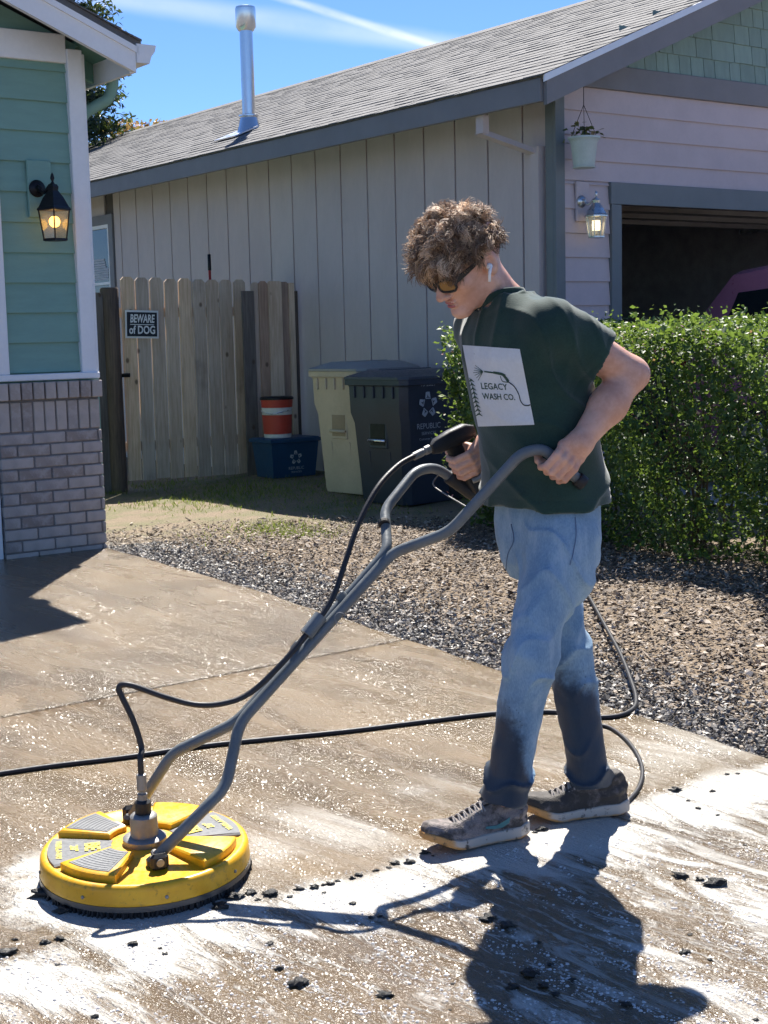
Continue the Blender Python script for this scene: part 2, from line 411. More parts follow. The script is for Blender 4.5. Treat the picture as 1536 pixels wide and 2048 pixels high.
# ------------------------------------------------------------------ house materials
M_TEAL = paint('teal_siding_paint', (.195, .340, .285), .62, .06, 5, .10, 160, stretch=(1, 1, 5))
M_TEALD = paint('shaded_teal_paint', (.10, .22, .19), .65, .08)  # teal darkened to stand for the shade under rake and eave
M_WHITE = paint('white_trim_paint', (.80, .80, .80), .5, .04, 4, .05)
M_TAUPE = paint('taupe_wall_paint', (.53, .455, .44), .7, .07, 3, .18, 90, stretch=(1, 1, .4))
M_TAUPEF = paint('taupe_lap_paint', (.50, .425, .43), .65, .06, 4, .12, 120)
M_SLATE = paint('slate_trim_paint', (.18, .18, .19), .6, .08, 4, .08)
M_SLATE2 = paint('slate_green_trim_paint', (.16, .18, .185), .6, .08, 4, .08)
M_GREENSH = paint('green_shingle_paint', (.20, .29, .26), .7, .10, 6, .25, 60, rnd=.10, stretch=(4, 4, 1))
M_GROOVE = paint('groove_shadow_board', (.10, .085, .08), .8, .1)
M_INTERIOR = paint('garage_drywall', (.34, .33, .325), .9, .2)
M_METAL = paint('galvanised_steel', (.72, .73, .75), .30, .04, 1.5, .0, metal=1.0, )
M_DRIP = paint('drip_edge_metal', (.70, .71, .73), .4, .05, metal=.3)
M_GLASS = N('window_glass').set(Base_Color=(.03, .04, .045), Roughness=.04, Specular_IOR_Level=.8).m
M_MORTAR = paint('mortar', (.215, .20, .195), .9, .15, 30, .4, 200)
def brick_mat():
    q = N('brick'); v = q.objc(); r = q.rand()
    c = q.cramp(r, [(0, (.29, .235, .20)), (.35, (.40, .34, .29)), (.65, (.50, .43, .375)), (1, (.36, .315, .285))])
    n = q.noise(v, 22, 5, .65); mott = q.mix(q.ramp(n, .4, .68, 0, .55), c, (.54, .47, .43))
    sm = q.noise(q.mapping(v, loc=(0, 0, 0)), 6, 3); mott = q.mix(q.ramp(sm, .55, .75, 0, .35), mott, (.17, .15, .15))
    q.set(Base_Color=mott, Roughness=.88); q.l(q.bump(q.noise(v, 130, 4, .7), .45, .004), q.b.inputs['Normal']); return q.m
M_BRICK = brick_mat()
def shingle_mat():
    q = N('asphalt_shingle'); a = q.n('ShaderNodeAttribute', attribute_name='rnd').outputs['Fac']; P = q.pos()
    g = q.noise(P, 350, 2, .7); l = q.noise(P, 1.2, 4, .6)
    c = q.cramp(a, [(0, (.088, .086, .086)), (.5, (.115, .112, .112)), (1, (.150, .146, .145))])
    c = q.mix(q.ramp(g, .35, .7, 0, .35), c, (.24, .235, .232)); c = q.mix(q.ramp(q.noise(P, 9, 3, .7), .42, .66, 0, .5), c, (.10, .097, .095)); c = q.mix(q.ramp(l, .5, .72, 0, .3), c, (.12, .115, .11))
    q.set(Base_Color=c, Roughness=.85); q.l(q.bump(g, .5, .004), q.b.inputs['Normal']); return q.m
M_SHINGLE = shingle_mat()
def attr(o, vals):
    a = o.data.attributes.new('rnd', 'FLOAT', 'POINT'); a.data.foreach_set('value', np.asarray(vals, np.float32)); return o

def lap_board(P, u0, u1, z0, h, mat, parent, vface=0.0):
    """one clapboard: thick at its bottom edge, tucked under the next one at its top"""
    prof = [(vface + .002, z0 + h + .008), (vface - .003, z0 + h + .008), (vface - .020, z0 + .002), (vface - .018, z0), (vface - .004, z0 + .011), (vface + .002, z0 + .011)]
    a = [P(u0, v, z) for v, z in prof]; b = [P(u1, v, z) for v, z in prof]
    return MB().loft([a, b]).build('siding_board', mat, parent)

# ================================================================== GREEN HOUSE (left)
gh = thing('green_house', 'teal clapboard house with white trim and brick base at the left', 'house', LP(0, 0, 0))
# backing walls
m = MB(); fbox(m, LP, -.62, -.03, .05, 7.5, -.3, 3.05); fbox(m, LP, -7.0, -5.7, .05, 7.5, -.3, 3.05); fbox(m, LP, -5.7, -.62, .05, .2, 2.35, 3.05)
fbox(m, LP, -5.7, -.62, 7.3, 7.5, -.3, 3.05)
m.prism([LP(.0, .06, 3.05), LP(-7.0, .06, 3.05), LP(-3.5, .06, 4.45)], ES * .12); m.build('wall', M_TEAL, gh)
z = 1.175; k = 0
while z < 2.93:
    h = min(.1715, 2.935 - z)
    lap_board(LP, -.548, -.105, z, h, M_TEAL, gh, .045); z += .1715
z = 3.11
while z < 4.2:                                    # boards in the gable above the frieze
    um = (4.40 - z - .17) / .41
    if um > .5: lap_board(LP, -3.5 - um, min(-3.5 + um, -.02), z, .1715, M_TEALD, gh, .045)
    z += .1715
fpart('corner_board', LP, -.105, -.012, .0, .045, 1.165, 3.02, M_WHITE, gh, .004)
fpart('corner_board', LP, -.016, .008, .012, .11, 1.165, 3.0, M_WHITE, gh, .004)
fpart('frieze_board', LP, -6.9, -.105, .012, .045, 2.94, 3.10, M_WHITE, gh, .004)
fpart('water_table', LP, -.63, .0, -.015, .05, 1.130, 1.168, M_WHITE, gh, .005)
fpart('garage_trim', LP, -.655, -.552, -.004, .05, 1.168, 2.44, M_WHITE, gh, .004)
fpart('garage_trim', LP, -5.7, -.655, -.004, .05, 2.33, 2.44, M_WHITE, gh, .004)
fpart('garage_jamb', LP, -.70, -.637, .03, .16, -.1, 2.33, M_WHITE, gh, .003)
gd = MB()
for i in range(4):
    fbox(gd, LP, -5.7, -.70, .11, .15, .08 + i * .56, .08 + i * .56 + .55, .006)
    for j in range(8): fbox(gd, LP, -5.6 + j * .62, -5.1 + j * .62, .098, .112, .18 + i * .56, .52 + i * .56, .005)
gd.build('garage_door', M_WHITE, gh)
# brick base: mortar core, running courses, soldier course, rowlock ledge; every brick its own piece
bb = MB(); fbox(bb, LP, -.63, -.010, .010, .60, -.3, 1.085); base = bb.build('brick_base', M_MORTAR, gh)
def brick_data(l, d, h):
    key = (round(l, 3), round(d, 3), round(h, 3))
    if key not in brick_data.c:
        mb = MB().box((0, 0, 0), l, d, h, EF, ES, UZ, bev=.004); me = bpy.data.meshes.new('brick')
        me.from_pydata(np.concatenate(mb.v).tolist(), [], mb.f); me.materials.append(M_BRICK); brick_data.c[key] = me
    return brick_data.c[key]
brick_data.c = {}
def brick(u0, u1, v0, v1, z0, z1, jit=.002):
    l, d, h = u1 - u0, v1 - v0, z1 - z0
    if l < .02: return
    o = newobj('brick', brick_data(l, d, h), base); c = LP((u0 + u1) / 2, (v0 + v1) / 2 + RNG.uniform(-jit, jit), (z0 + z1) / 2)
    o.location = tuple(c - wloc(base)); o.rotation_euler = (RNG.uniform(-.01, .01), RNG.uniform(-.006, .006), RNG.uniform(-.008, .008))
J = .0095; zc = .835 - .0695
row = 0
while zc > -.12:
    u = -.63 - (.10 if row % 2 else 0)
    while u < -.01:
        a, b = max(u, -.63), min(u + .203 - J, 0.0)
        brick(a, b, 0.0, .09, zc, zc + .0695 - J); u += .203
    for j in range(2): brick(-.075, .002, .10 + j * .203 + (.1 if row % 2 else 0), .10 + j * .203 + .193 + (.1 if row % 2 else 0), zc, zc + .0695 - J)
    zc -= .0695; row += 1
for i in range(9): brick(-.63 + i * .07, -.63 + i * .07 + .0605, -.002, .06, .838, 1.008)      # soldiers
for i in range(9):                                                                              # sloping ledge
    u0 = -.645 + i * .0728; brick(u0, u0 + .063, -.035, .16, 1.022, 1.120, .003)
# roof
PITCHL = .41
def lroof(u): return 3.02 + PITCHL * (.19 - u)
m = MB()
m.prism([LP(.20, -.31, lroof(.20) - .015), LP(-3.5, -.31, lroof(-3.5) - .015), LP(-3.5, -.31, lroof(-3.5) + .02), LP(.215, -.31, lroof(.215) + .02)], ES * 8.2)
m.prism([LP(-3.5, -.31, lroof(-3.5) - .015), LP(-7.2, -.31, lroof(.2) - .015), LP(-7.2, -.31, lroof(.2) + .02), LP(-3.5, -.31, lroof(-3.5) + .02)], ES * 8.2)
roofL = m.build('roof', M_SHINGLE, gh); attr(roofL, NR.random(len(roofL.data.vertices)))
rows = MB(); rv = []
for i in range(30):                                # shingle tabs along the rake edge and the slope
    u = .21 - i * .125
    for j in range(28):
        wv = .29; v0 = -.325 + j * .29 + (.13 if i % 2 else 0) * (j > 0)
        zt = lroof(u)
        rows.loft([[LP(u, v0, zt + .022), LP(u, v0 + wv - .006, zt + .022), LP(u, v0 + wv - .006, zt + .034), LP(u, v0, zt + .034)],
                   [LP(u - .15, v0, lroof(u - .15) + .021), LP(u - .15, v0 + wv - .006, lroof(u - .15) + .021), LP(u - .15, v0 + wv - .006, lroof(u - .15) + .024), LP(u - .15, v0, lroof(u - .15) + .024)]])
        rv += [RNG.random()] * 8
tag(attr(rows.build('shingles', M_SHINGLE, roofL), rv), kind='stuff')
m = MB()
m.prism([LP(.175, -.31, lroof(.175) - .165), LP(-3.5, -.31, lroof(-3.5) - .165), LP(-3.5, -.31, lroof(-3.5) - .018), LP(.175, -.31, lroof(.175) - .018)], ES * .035)
m.prism([LP(-7.175, -.31, lroof(.175) - .165), LP(-7.175, -.31, lroof(.175) - .018), LP(-3.5, -.31, lroof(-3.5) - .018), LP(-3.5, -.31, lroof(-3.5) - .165)], ES * .035)
rk = m.build('rake_board', M_WHITE, gh)
m = MB(); m.prism([LP(.19, -.322, lroof(.19) - .055), LP(-3.5, -.322, lroof(-3.5) - .055), LP(-3.5, -.322, lroof(-3.5) - .02), LP(.19, -.322, lroof(.19) - .02)], ES * .012); m.build('trim_strip', M_WHITE, rk)
fpart('fascia', LP, .150, .175, -.275, 7.6, lroof(.175) - .165, lroof(.175) - .02, M_WHITE, gh)
m = MB(); m.prism([LP(.15, -.27, lroof(.15) - .05), LP(-.03, -.27, lroof(-.03) - .05), LP(-.03, -.27, lroof(-.03) - .03), LP(.15, -.27, lroof(.15) - .03)], ES * 7.8)
for i in range(10): m.prism([LP(.148, .2 + i * .75, lroof(.15) - .16), LP(-.03, .2 + i * .75, lroof(-.03) - .16), LP(-.03, .2 + i * .75, lroof(-.03) - .05), LP(.148, .2 + i * .75, lroof(.15) - .05)], ES * .04)
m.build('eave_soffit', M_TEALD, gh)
gp = [(.177, 3.02), (.177, 2.915), (.255, 2.915), (.268, 2.955), (.292, 2.985), (.300, 3.02), (.290, 3.02), (.282, 2.99), (.258, 2.962), (.247, 2.925), (.187, 2.925), (.187, 3.02)]
m = MB(); m.loft([[LP(u, v, z) for u, z in gp] for v in (-.318, 7.6)]); m.prism([LP(u, -.322, z) for u, z in gp[:6]], ES * .006)
m.build('gutter', M_WHITE, gh)
dsp = spline([LP(.232, .12, 2.93), LP(.232, .12, 2.86), LP(.20, .13, 2.78), LP(.12, .15, 2.73), LP(.055, .16, 2.68), LP(.035, .165, 2.58), LP(.035, .165, 1.6), LP(.035, .165, .12)], 6)
MB().tube(dsp, .034, 10).build('downspout', M_TEAL, gh, smooth=True)
fpart('side_wall', LP, -.06, -.02, .62, 7.5, -.2, 3.02, M_TEAL, gh)

# ================================================================== TAUPE NEIGHBOUR HOUSE
nh = thing('taupe_house', 'taupe neighbour house with grey shingle roof and open garage', 'house', NP(0, 0, 0))
HL, HW = 16.0, 6.6
G0, G1, GT = .671, 5.55, 2.285                     # garage opening
m = MB(); fbox(m, NP, .06, .16, .06, HL, -.3, 3.06); fbox(m, NP, HW - .12, HW, .06, HL, -.3, 3.06); fbox(m, NP, .06, HW, HL - .1, HL, -.3, 3.06)
fbox(m, NP, .0602, G0 + .012, .02, .12, -.3, 3.06); fbox(m, NP, G1, HW, .02, .12, -.3, 3.06); fbox(m, NP, G0 + .012, G1, .02, .12, GT + .01, 3.06)
m.prism([NP(0, .022, 3.06), NP(HW, .022, 3.06), NP(HW / 2, .022, 3.06 + .4167 * HW / 2)], ES * .1)
m.build('wall', M_GROOVE, nh)
# side wall: grooved panels, each panel a piece
vj = [.10] + [.392 + .4045 * i for i in range(39)]
for i in range(len(vj) - 1):
    a, b = vj[i] + .009, min(vj[i + 1] - .009, HL)
    if a > HL - .1: break
    zlo, zhi = -.2, 3.04
    if 7.3 < b and a < 8.95:                        # the window interrupts the panels
        if a < 7.45: fpart('wall_panel', NP, .034, .0598, a, min(b, 7.44), zlo, zhi, M_TAUPE, nh, .003); continue
        if b < 8.9:
            fpart('wall_panel', NP, .034, .0598, a, b, zlo, 1.30, M_TAUPE, nh, .003)
            fpart('wall_panel', NP, .034, .0598, a, b, 2.80, zhi, M_TAUPE, nh, .003); continue
    fpart('wall_panel', NP, .034, .0598, a, b, zlo, zhi, M_TAUPE, nh, .003)
m = MB()                                            # back window
fbox(m, NP, .012, .06, 7.45, 7.56, 1.30, 2.80); fbox(m, NP, .012, .06, 8.75, 8.86, 1.30, 2.80); fbox(m, NP, .012, .06, 7.56, 8.75, 2.69, 2.80); fbox(m, NP, .012, .06, 7.56, 8.75, 1.30, 1.38)
wtrim = m.build('window', M_SLATE, nh)
m = MB()
for (a, b, c, d) in ((7.56, 7.60, 1.38, 2.69), (8.71, 8.75, 1.38, 2.69), (7.60, 8.71, 2.65, 2.69), (7.60, 8.71, 1.38, 1.42), (7.60, 8.71, 2.00, 2.03)): fbox(m, NP, .02, .055, a, b, c, d)
m.build('window_frame', M_WHITE, wtrim)
fbox(MB(), NP, .045, .05, 7.60, 8.71, 1.42, 2.65).build('pane', M_GLASS, wtrim)
m = MB()
for i in range(9): fbox(m, NP, .038, .0445, 7.66 + .012 * i * (i > 4), 8.66, 2.06 + i * .028, 2.06 + i * .028 + .02)
m.build('window_blind', paint('grey_blind', (.42, .42, .46), .7), wtrim)
# front siding
z = .10
while z < 2.44:
    lap_board(NP, .092, .562, z, min(.1785, 2.445 - z), M_TAUPEF, nh, .018); z += .1785
lap_board(NP, .092, HW - .09, 2.4495, z - 2.4495, M_TAUPEF, nh, .018)
while z < 3.12:
    lap_board(NP, .092, HW - .09, z, min(.1785, 3.128 - z), M_TAUPEF, nh, .018); z += .1785
fpart('corner_board', NP, -.004, .090, -.012, .018, -.2, 3.13, M_SLATE2, nh, .003)
fpart('corner_board', NP, -.004, .0335, .0185, .10, -.2, 3.05, M_SLATE2, nh, .003)
fpart('corner_board', NP, HW - .09, HW, -.012, .018, -.2, 3.13, M_SLATE2, nh, .003)
fpart('frieze_board', NP, .0905, HW - .09, -.022, .018, 3.13, 3.305, M_SLATE, nh, .004)
fpart('garage_trim', NP, .565, .671, -.020, .018, -.1, 2.2845, M_SLATE2, nh, .003)
fpart('garage_trim', NP, G1, G1 + .106, -.020, .018, -.1, 2.2845, M_SLATE2, nh, .003)
fpart('garage_trim', NP, .555, G1 + .116, -.024, .018, 2.286, 2.448, M_SLATE2, nh, .003)
fpart('garage_jamb', NP, G0 + .002, G0 + .03, .0185, .14, -.1, 2.28, M_SLATE2, nh)
# gable shingles, each one a piece
zr = 3.306; rowi = 0
while zr < 4.55:
    u = .35 + RNG.uniform(0, .15)
    while u < HW - .3:
        wd = RNG.choice((.13, .15, .18, .22, .27)); top = zr + .148
        lim = 3.02 + .4167 * (.4 + min(u + .02, HW - u - wd + .02))
        if zr + .02 < lim and u < HW * .62:
            o = MB(); a = [NP(u, .018, zr + .16), NP(u + wd - .006, .018, zr + .16), NP(u + wd - .006, .012, zr + .16), NP(u, .012, zr + .16)]
            dz = RNG.uniform(-.003, .003)
            b = [NP(u, .018, zr + dz), NP(u + wd - .006, .018, zr + dz), NP(u + wd - .006, -.004, zr + dz), NP(u, -.004, zr + dz)]
            o.loft([a, b]).build('gable_shingle', M_GREENSH, nh)
        u += wd
    zr += .148; rowi += 1
# roof
PN = .4167
def nroof(u): return 3.10 + PN * (u + .43)
RG = 3.3
m = MB(); VF = -.36
m.prism([NP(-.42, VF, nroof(-.42) - .03), NP(RG, VF, nroof(RG) - .03), NP(RG, VF, nroof(RG)), NP(-.43, VF, nroof(-.43))], ES * (HL + .7))
m.prism([NP(RG, VF, nroof(RG) - .03), NP(2 * RG + .42, VF, nroof(-.42) - .03), NP(2 * RG + .43, VF, nroof(-.43)), NP(RG, VF, nroof(RG))], ES * (HL + .7))
roofN = m.build('roof', M_SHINGLE, nh); attr(roofN, NR.random(len(roofN.data.vertices)))
V = []; rv = []; nrow = 28; sl = math.hypot(1, PN)
for i in range(nrow):
    u0 = -.455 + i * .135; v = VF - .015 - (RNG.random() * .2)
    while v < HL + .34:
        wd = RNG.choice((.10, .13, .17, .21, .25)); th = RNG.choice((.002, .003, .006)); va, vb = max(v, VF - .015), v + wd - .004
        if vb - va > .02:
            ua = u0 + RNG.uniform(-.006, .006); ub = min(u0 + .16, RG + .02)
            V += [NP(ua, va, nroof(ua) + .006), NP(ua, vb, nroof(ua) + .006), NP(ua, vb, nroof(ua) + .010 + th), NP(ua, va, nroof(ua) + .010 + th),
                  NP(ub, va, nroof(ub) + .003), NP(ub, vb, nroof(ub) + .003), NP(ub, vb, nroof(ub) + .007), NP(ub, va, nroof(ub) + .007)]
            rv += [RNG.random()] * 8
        v += wd
nb = len(V) // 8; Fq = (np.arange(nb)[:, None, None] * 8 + np.array([(0, 1, 2, 3), (3, 2, 6, 7), (0, 3, 7, 4), (1, 5, 6, 2)])[None]).reshape(-1, 4)
tag(attr(mesh_obj('shingles', V, Fq, M_SHINGLE, roofN), rv), kind='stuff')
m = MB()
for i in range(52): m.prism([NP(RG - .13, VF + i * .315, nroof(RG - .13) + .016), NP(RG, VF + i * .315, nroof(RG) + .03), NP(RG + .13, VF + i * .315, nroof(RG - .13) + .016), NP(RG, VF + i * .315, nroof(RG) + .012)], ES * .33)
attr(m.build('ridge_cap', M_SHINGLE, roofN), NR.random(52 * 8))
m = MB(); m.prism([NP(-.405, VF, nroof(-.4) - .21), NP(RG, VF, nroof(RG) - .21), NP(RG, VF, nroof(RG) - .035), NP(-.405, VF, nroof(-.4) - .035)], ES * .035)
m.prism([NP(2 * RG + .405, VF, nroof(-.4) - .21), NP(2 * RG + .405, VF, nroof(-.4) - .035), NP(RG, VF, nroof(RG) - .035), NP(RG, VF, nroof(RG) - .21)], ES * .035)
m.build('rake_board', M_SLATE, nh)
m = MB(); m.prism([NP(-.44, VF - .014, nroof(-.44) - .045), NP(RG, VF - .014, nroof(RG) - .045), NP(RG, VF - .014, nroof(RG) + .004), NP(-.44, VF - .014, nroof(-.44) + .004)], ES * .012)
m.build('drip_edge', M_DRIP, nh)
fpart('fascia', NP, -.435, -.400, VF + .037, HL + .3, 2.925, 3.085, M_SLATE, nh, .003)
m = MB(); m.prism([NP(-.398, VF + .037, nroof(-.398) - .06), NP(.04, VF + .037, nroof(.04) - .06), NP(.04, VF + .037, nroof(.04) - .035), NP(-.398, VF + .037, nroof(-.398) - .035)], ES * (HL + .3))
m.build('eave_soffit', M_SLATE2, nh)
m = MB(); m.prism([NP(.05, VF + .037, nroof(.05) - .06), NP(RG, VF + .037, nroof(RG) - .06), NP(RG, VF + .037, nroof(RG) - .035), NP(.05, VF + .037, nroof(.05) - .035)], ES * .32)
m.build('rake_soffit', M_SLATE2, nh)
# flue
d_ = ray(499, 262); nrm = np.array(np.cross(ES, EF + UZ * PN)); P0 = NP(0, 0, nroof(0)); tt_ = ((P0 - CAMLOC) @ nrm) / (d_ @ nrm); FB = CAMLOC + d_ * tt_
hd = FB[1]; pxm = hd / FPX
M_FLUE = N('bright_steel').set(Base_Color=(.66, .67, .69), Metallic=1.0, Roughness=.24).m
fl = MB().lathe(FB, [(.066, -.15), (.066, .50), (.0672, .501), (.0672, .515), (.066, .516), (.066, 1.02)], seg=32).build('flue', M_FLUE, roofN, auto=40)
MB().lathe(FB, [(.15, -.1), (.105, .06), (.088, .135), (.105, .14), (.105, .155), (.068, .165)], seg=24).build('flashing', M_FLUE, fl, auto=35)
MB().lathe(FB + UZ * 1.0, [(.075, -.02), (.102, .02), (.102, .20), (.098, .205), (.098, .215), (.06, .225)], seg=24).build('flue_cap', M_FLUE, fl, auto=35)
m = MB(); m.box(FB - EF * .16 - UZ * (.16 * PN) + UZ * .03, .30, .42, .012, EF * 1 / sl + UZ * PN / sl, ES, np.cross(EF / sl + UZ * PN / sl, ES)); m.build('flashing_plate', M_METAL, fl)
# side downspout
m = MB()
def rect_tube(mb, pts, a, b, xa, xb):
    mb.loft([[p - xa * a - xb * b, p + xa * a - xb * b, p + xa * a + xb * b, p - xa * a + xb * b] for p in pts])
rect_tube(m, [NP(-.35, .40, 2.93), NP(-.35, .40, 2.80)], .030, .04, EF, ES)
rect_tube(m, [NP(-.35, .42, 2.81), NP(-.01, .20, 2.66)], .034, .042, EF * .8 + UZ * .4, ES)
rect_tube(m, [NP(-.005, .18, 2.70), NP(-.005, .18, .1)], .036, .045, EF, ES)
m.build('downspout', M_TAUPE, nh)
# garage: inside lining, open sectional door under the ceiling
m = MB(); fbox(m, NP, .17, HW - .13, .13, 6.6, -.02, .08)
m.build('garage_floor', paint('garage_slab', (.18, .17, .16), .8), nh)
m = MB(); fbox(m, NP, .16, .19, .13, 6.6, .08, 2.7); fbox(m, NP, HW - .16, HW - .13, .13, 6.6, .08, 2.7); fbox(m, NP, .19, HW - .16, 6.5, 6.6, .08, 2.7); fbox(m, NP, .19, HW - .16, .13, 6.6, 2.66, 2.7)
m.build('garage_lining', M_INTERIOR, nh)
M_DOORP = paint('garage_door_panel', (.15, .145, .15), .6)
m = MB()
for i in range(4):
    fbox(m, NP, G0 + .06, G1 - .06, .45 + i * .56, .45 + i * .56 + .54, 2.40, 2.44, .006); fbox(m, NP, G0 + .06, G1 - .06, .47 + i * .56, .50 + i * .56, 2.36, 2.40)
od = m.build('overhead_door', M_DOORP, nh)
m = MB()
for uu in (G0 + .03, G1 - .03): fbox(m, NP, uu - .015, uu + .015, .3, 2.9, 2.37, 2.42)
m.build('door_track', M_METAL, od)

# stored things at the back of the garage
M_CARD = paint('cardboard', (.26, .19, .125), .85, .12); M_SHELF = paint('grey_shelf_steel', (.20, .20, .21), .5, metal=.3)
shf = thing('storage_shelf', 'grey storage shelf at the back of the open garage', 'shelf', NP(1.6, 5.6, .08))
for zz in (.45, 1.05, 1.65): fpart('shelf_board', NP, 1.0, 2.4, 5.3, 5.8, zz, zz + .03, M_SHELF, shf)
for uu in (1.0, 2.36):
    for vv in (5.3, 5.76): fpart('post', NP, uu, uu + .04, vv, vv + .04, .08, 2.0, M_SHELF, shf)
for (u0, u1, z0, z1, lab) in ((1.1, 1.65, .481, .86, 'brown box on the lowest shelf in the garage'), (1.25, 1.8, 1.081, 1.40, 'brown box on the middle shelf in the garage'), (1.5, 2.2, 1.681, 2.05, 'wide brown box on the top shelf in the garage')):
    bx_ = thing('cardboard_box', lab, 'box', NP((u0 + u1) / 2, 5.5, z0)); fbox(MB(), NP, u0, u1, 5.34, 5.7, z0, z1, .006).build('carton', M_CARD, bx_); fbox(MB(), NP, u0 + .01, u1 - .01, 5.50, 5.54, z1, z1 + .002).build('tape', M_TAUPE, bx_)
# ================================================================== LANTERNS
M_BLACKM = paint('black_cast_metal', (.018, .018, .02), .42, .2, 20, .1, metal=.6)
M_NICKEL = paint('brushed_nickel', (.55, .56, .57), .32, .1, metal=1.0)
def glass_mat():
    q = N('lantern_glass'); tr = q.n('ShaderNodeBsdfTransparent'); tr.inputs[0].default_value = (.93, .92, .86, 1)
    gl = q.n('ShaderNodeBsdfGlossy'); gl.inputs['Roughness'].default_value = .12; gl.inputs['Color'].default_value = (.9, .9, .88, 1)
    df = q.n('ShaderNodeBsdfTranslucent'); df.inputs[0].default_value = (.85, .8, .68, 1)
    m1 = q.n('ShaderNodeMixShader'); m1.inputs[0].default_value = .12; q.l(tr.outputs[0], m1.inputs[1]); q.l(gl.outputs[0], m1.inputs[2])
    m2 = q.n('ShaderNodeMixShader'); m2.inputs[0].default_value = .13; q.l(m1.outputs[0], m2.inputs[1]); q.l(df.outputs[0], m2.inputs[2])
    q.l(m2.outputs[0], q.o.inputs['Surface']); return q.m
M_LGLASS = glass_mat()
M_BULB = N('lit_bulb').set(Base_Color=(1, .7, .3), Emission_Color=(1, .50, .09), Emission_Strength=3.0).m
M_CANDLE = N('lit_frosted_tube').set(Base_Color=(1, .9, .7), Emission_Color=(1, .80, .48), Emission_Strength=1.2).m
def lantern(label, P, u, zc, s, sides, mat, plate_mat, rot, tube, vwall, lname):
    root = thing('wall_lantern', label, 'lantern', P(u, vwall, zc), 'lit wall lanterns')
    v0 = vwall - .022
    fbox(MB(), P, u - .10 * s, u + .055 * s, vwall - .022, vwall, zc - .02 * s, zc + .32 * s, .004).build('mounting_block', plate_mat, root)
    c = P(u - .045 * s, v0, zc + .15 * s)
    MB().lathe(c, [(.05 * s, 0), (.052 * s, .008), (.045 * s, .016), (.02 * s, .026), (.012 * s, .05 * s)], NF, 20).build('back_plate', mat, root, auto=40)
    o = .135 * s                                    # how far the lantern stands off
    top = P(u, v0 - o, zc + .17 * s)
    MB().tube(spline([c + NF * .02, P(u - .03 * s, v0 - o * .5, zc + .12 * s), P(u - .015 * s, v0 - o * .8, zc + .15 * s), top], 6), .010 * s, 8).build('arm', mat, root, smooth=True)
    MB().lathe(top, [(.006 * s, -.02 * s), (.016 * s, -.012 * s), (.012 * s, .0), (.006 * s, .012 * s), (.013 * s, .03 * s), (.009 * s, .05 * s), (.002, .062 * s)], seg=12).build('finial', mat, root, auto=40)
    ax = P(u, v0 - o, zc); ref = math.cos(rot) * EF + math.sin(rot) * NF
    roof = MB().lathe(ax, [(.025 * s, .165 * s), (.034 * s, .15 * s), (.030 * s, .128 * s), (.036 * s, .12 * s), (.062 * s, .085 * s), (.088 * s, .035 * s), (.100 * s, .022 * s), (.100 * s, .012 * s), (.085 * s, .010 * s)], seg=sides, ref=ref).build('lantern_roof', mat, root)
    MB().lathe(ax, [(.088 * s, .008 * s), (.064 * s, -.155 * s)], seg=sides, ref=ref).build('glass', M_LGLASS, root)
    m = MB(); b = np.cross(UZ, ref)
    for k in range(sides):
        a = 2 * math.pi * k / sides; dr = math.cos(a) * ref + math.sin(a) * b
        m.tube([ax + dr * .090 * s + UZ * .012 * s, ax + dr * .066 * s - UZ * .158 * s], .0045 * s, 5)
    m.lathe(ax - UZ * .158 * s, [(.06 * s, -.012 * s), (.072 * s, -.008 * s), (.072 * s, .004 * s), (.06 * s, .006 * s)], seg=sides, ref=ref)
    m.build('cage', mat, root)
    bc = ax - UZ * .055 * s
    if tube: MB().lathe(bc, [(.001, -.05 * s), (.034 * s, -.05 * s), (.036 * s, 0), (.034 * s, .035 * s), (.001, .036 * s)], seg=14).build('bulb', M_CANDLE, root, smooth=True)
    else: MB().sphere(bc, .034 * s, 14, 10).build('bulb', M_BULB, root, smooth=True)
lantern('black wall lantern with amber bulb on the teal house', LP, -.285, 2.08, .95, 4, M_BLACKM, M_TEAL, math.radians(24), False, .030, 'lantern_light')
lantern('nickel wall lantern beside the open garage of the taupe house', NP, .285, 2.165, .86, 8, M_NICKEL, M_TAUPEF, .2, True, .004, 'lantern_light')

# ================================================================== HANGING PLANTER
pc = onpl(1168, 303, NP(0, -.19, 0), NF); M_POT = paint('pale_green_plastic', (.44, .52, .51), .45, .08)
hp = thing('hanging_planter', 'pale green hanging flower pot under the garage eave', 'planter', pc - UZ * .10)
MB().lathe(pc, [(.001, -.105), (.072, -.105), (.078, -.095), (.098, .06), (.112, .085), (.118, .088), (.118, .102), (.108, .102), (.100, .07), (.09, .06), (.001, .06)], seg=28).build('pot', M_POT, hp, auto=35)
MB().lathe(pc, [(.001, -.118), (.08, -.118), (.085, -.108), (.08, -.106)], seg=28).build('saucer', M_POT, hp)
hook = pc + UZ * .52
m = MB()
for k in range(3):
    a = k * 2.1 + .4; m.tube([pc + np.array((math.cos(a) * .113, math.sin(a) * .113, .095)), pc + UZ * .33], .0022, 5)
m.tube([pc + UZ * .32, pc + UZ * .47], .003, 5)
t = np.linspace(0, 5, 10); m.tube([pc + UZ * .47 + np.array((.0, 0, .0)) + np.array((math.sin(x) * .012, 0, .012 * x)) for x in t], .003, 5)
m.build('hanger', M_BLACKM, hp)
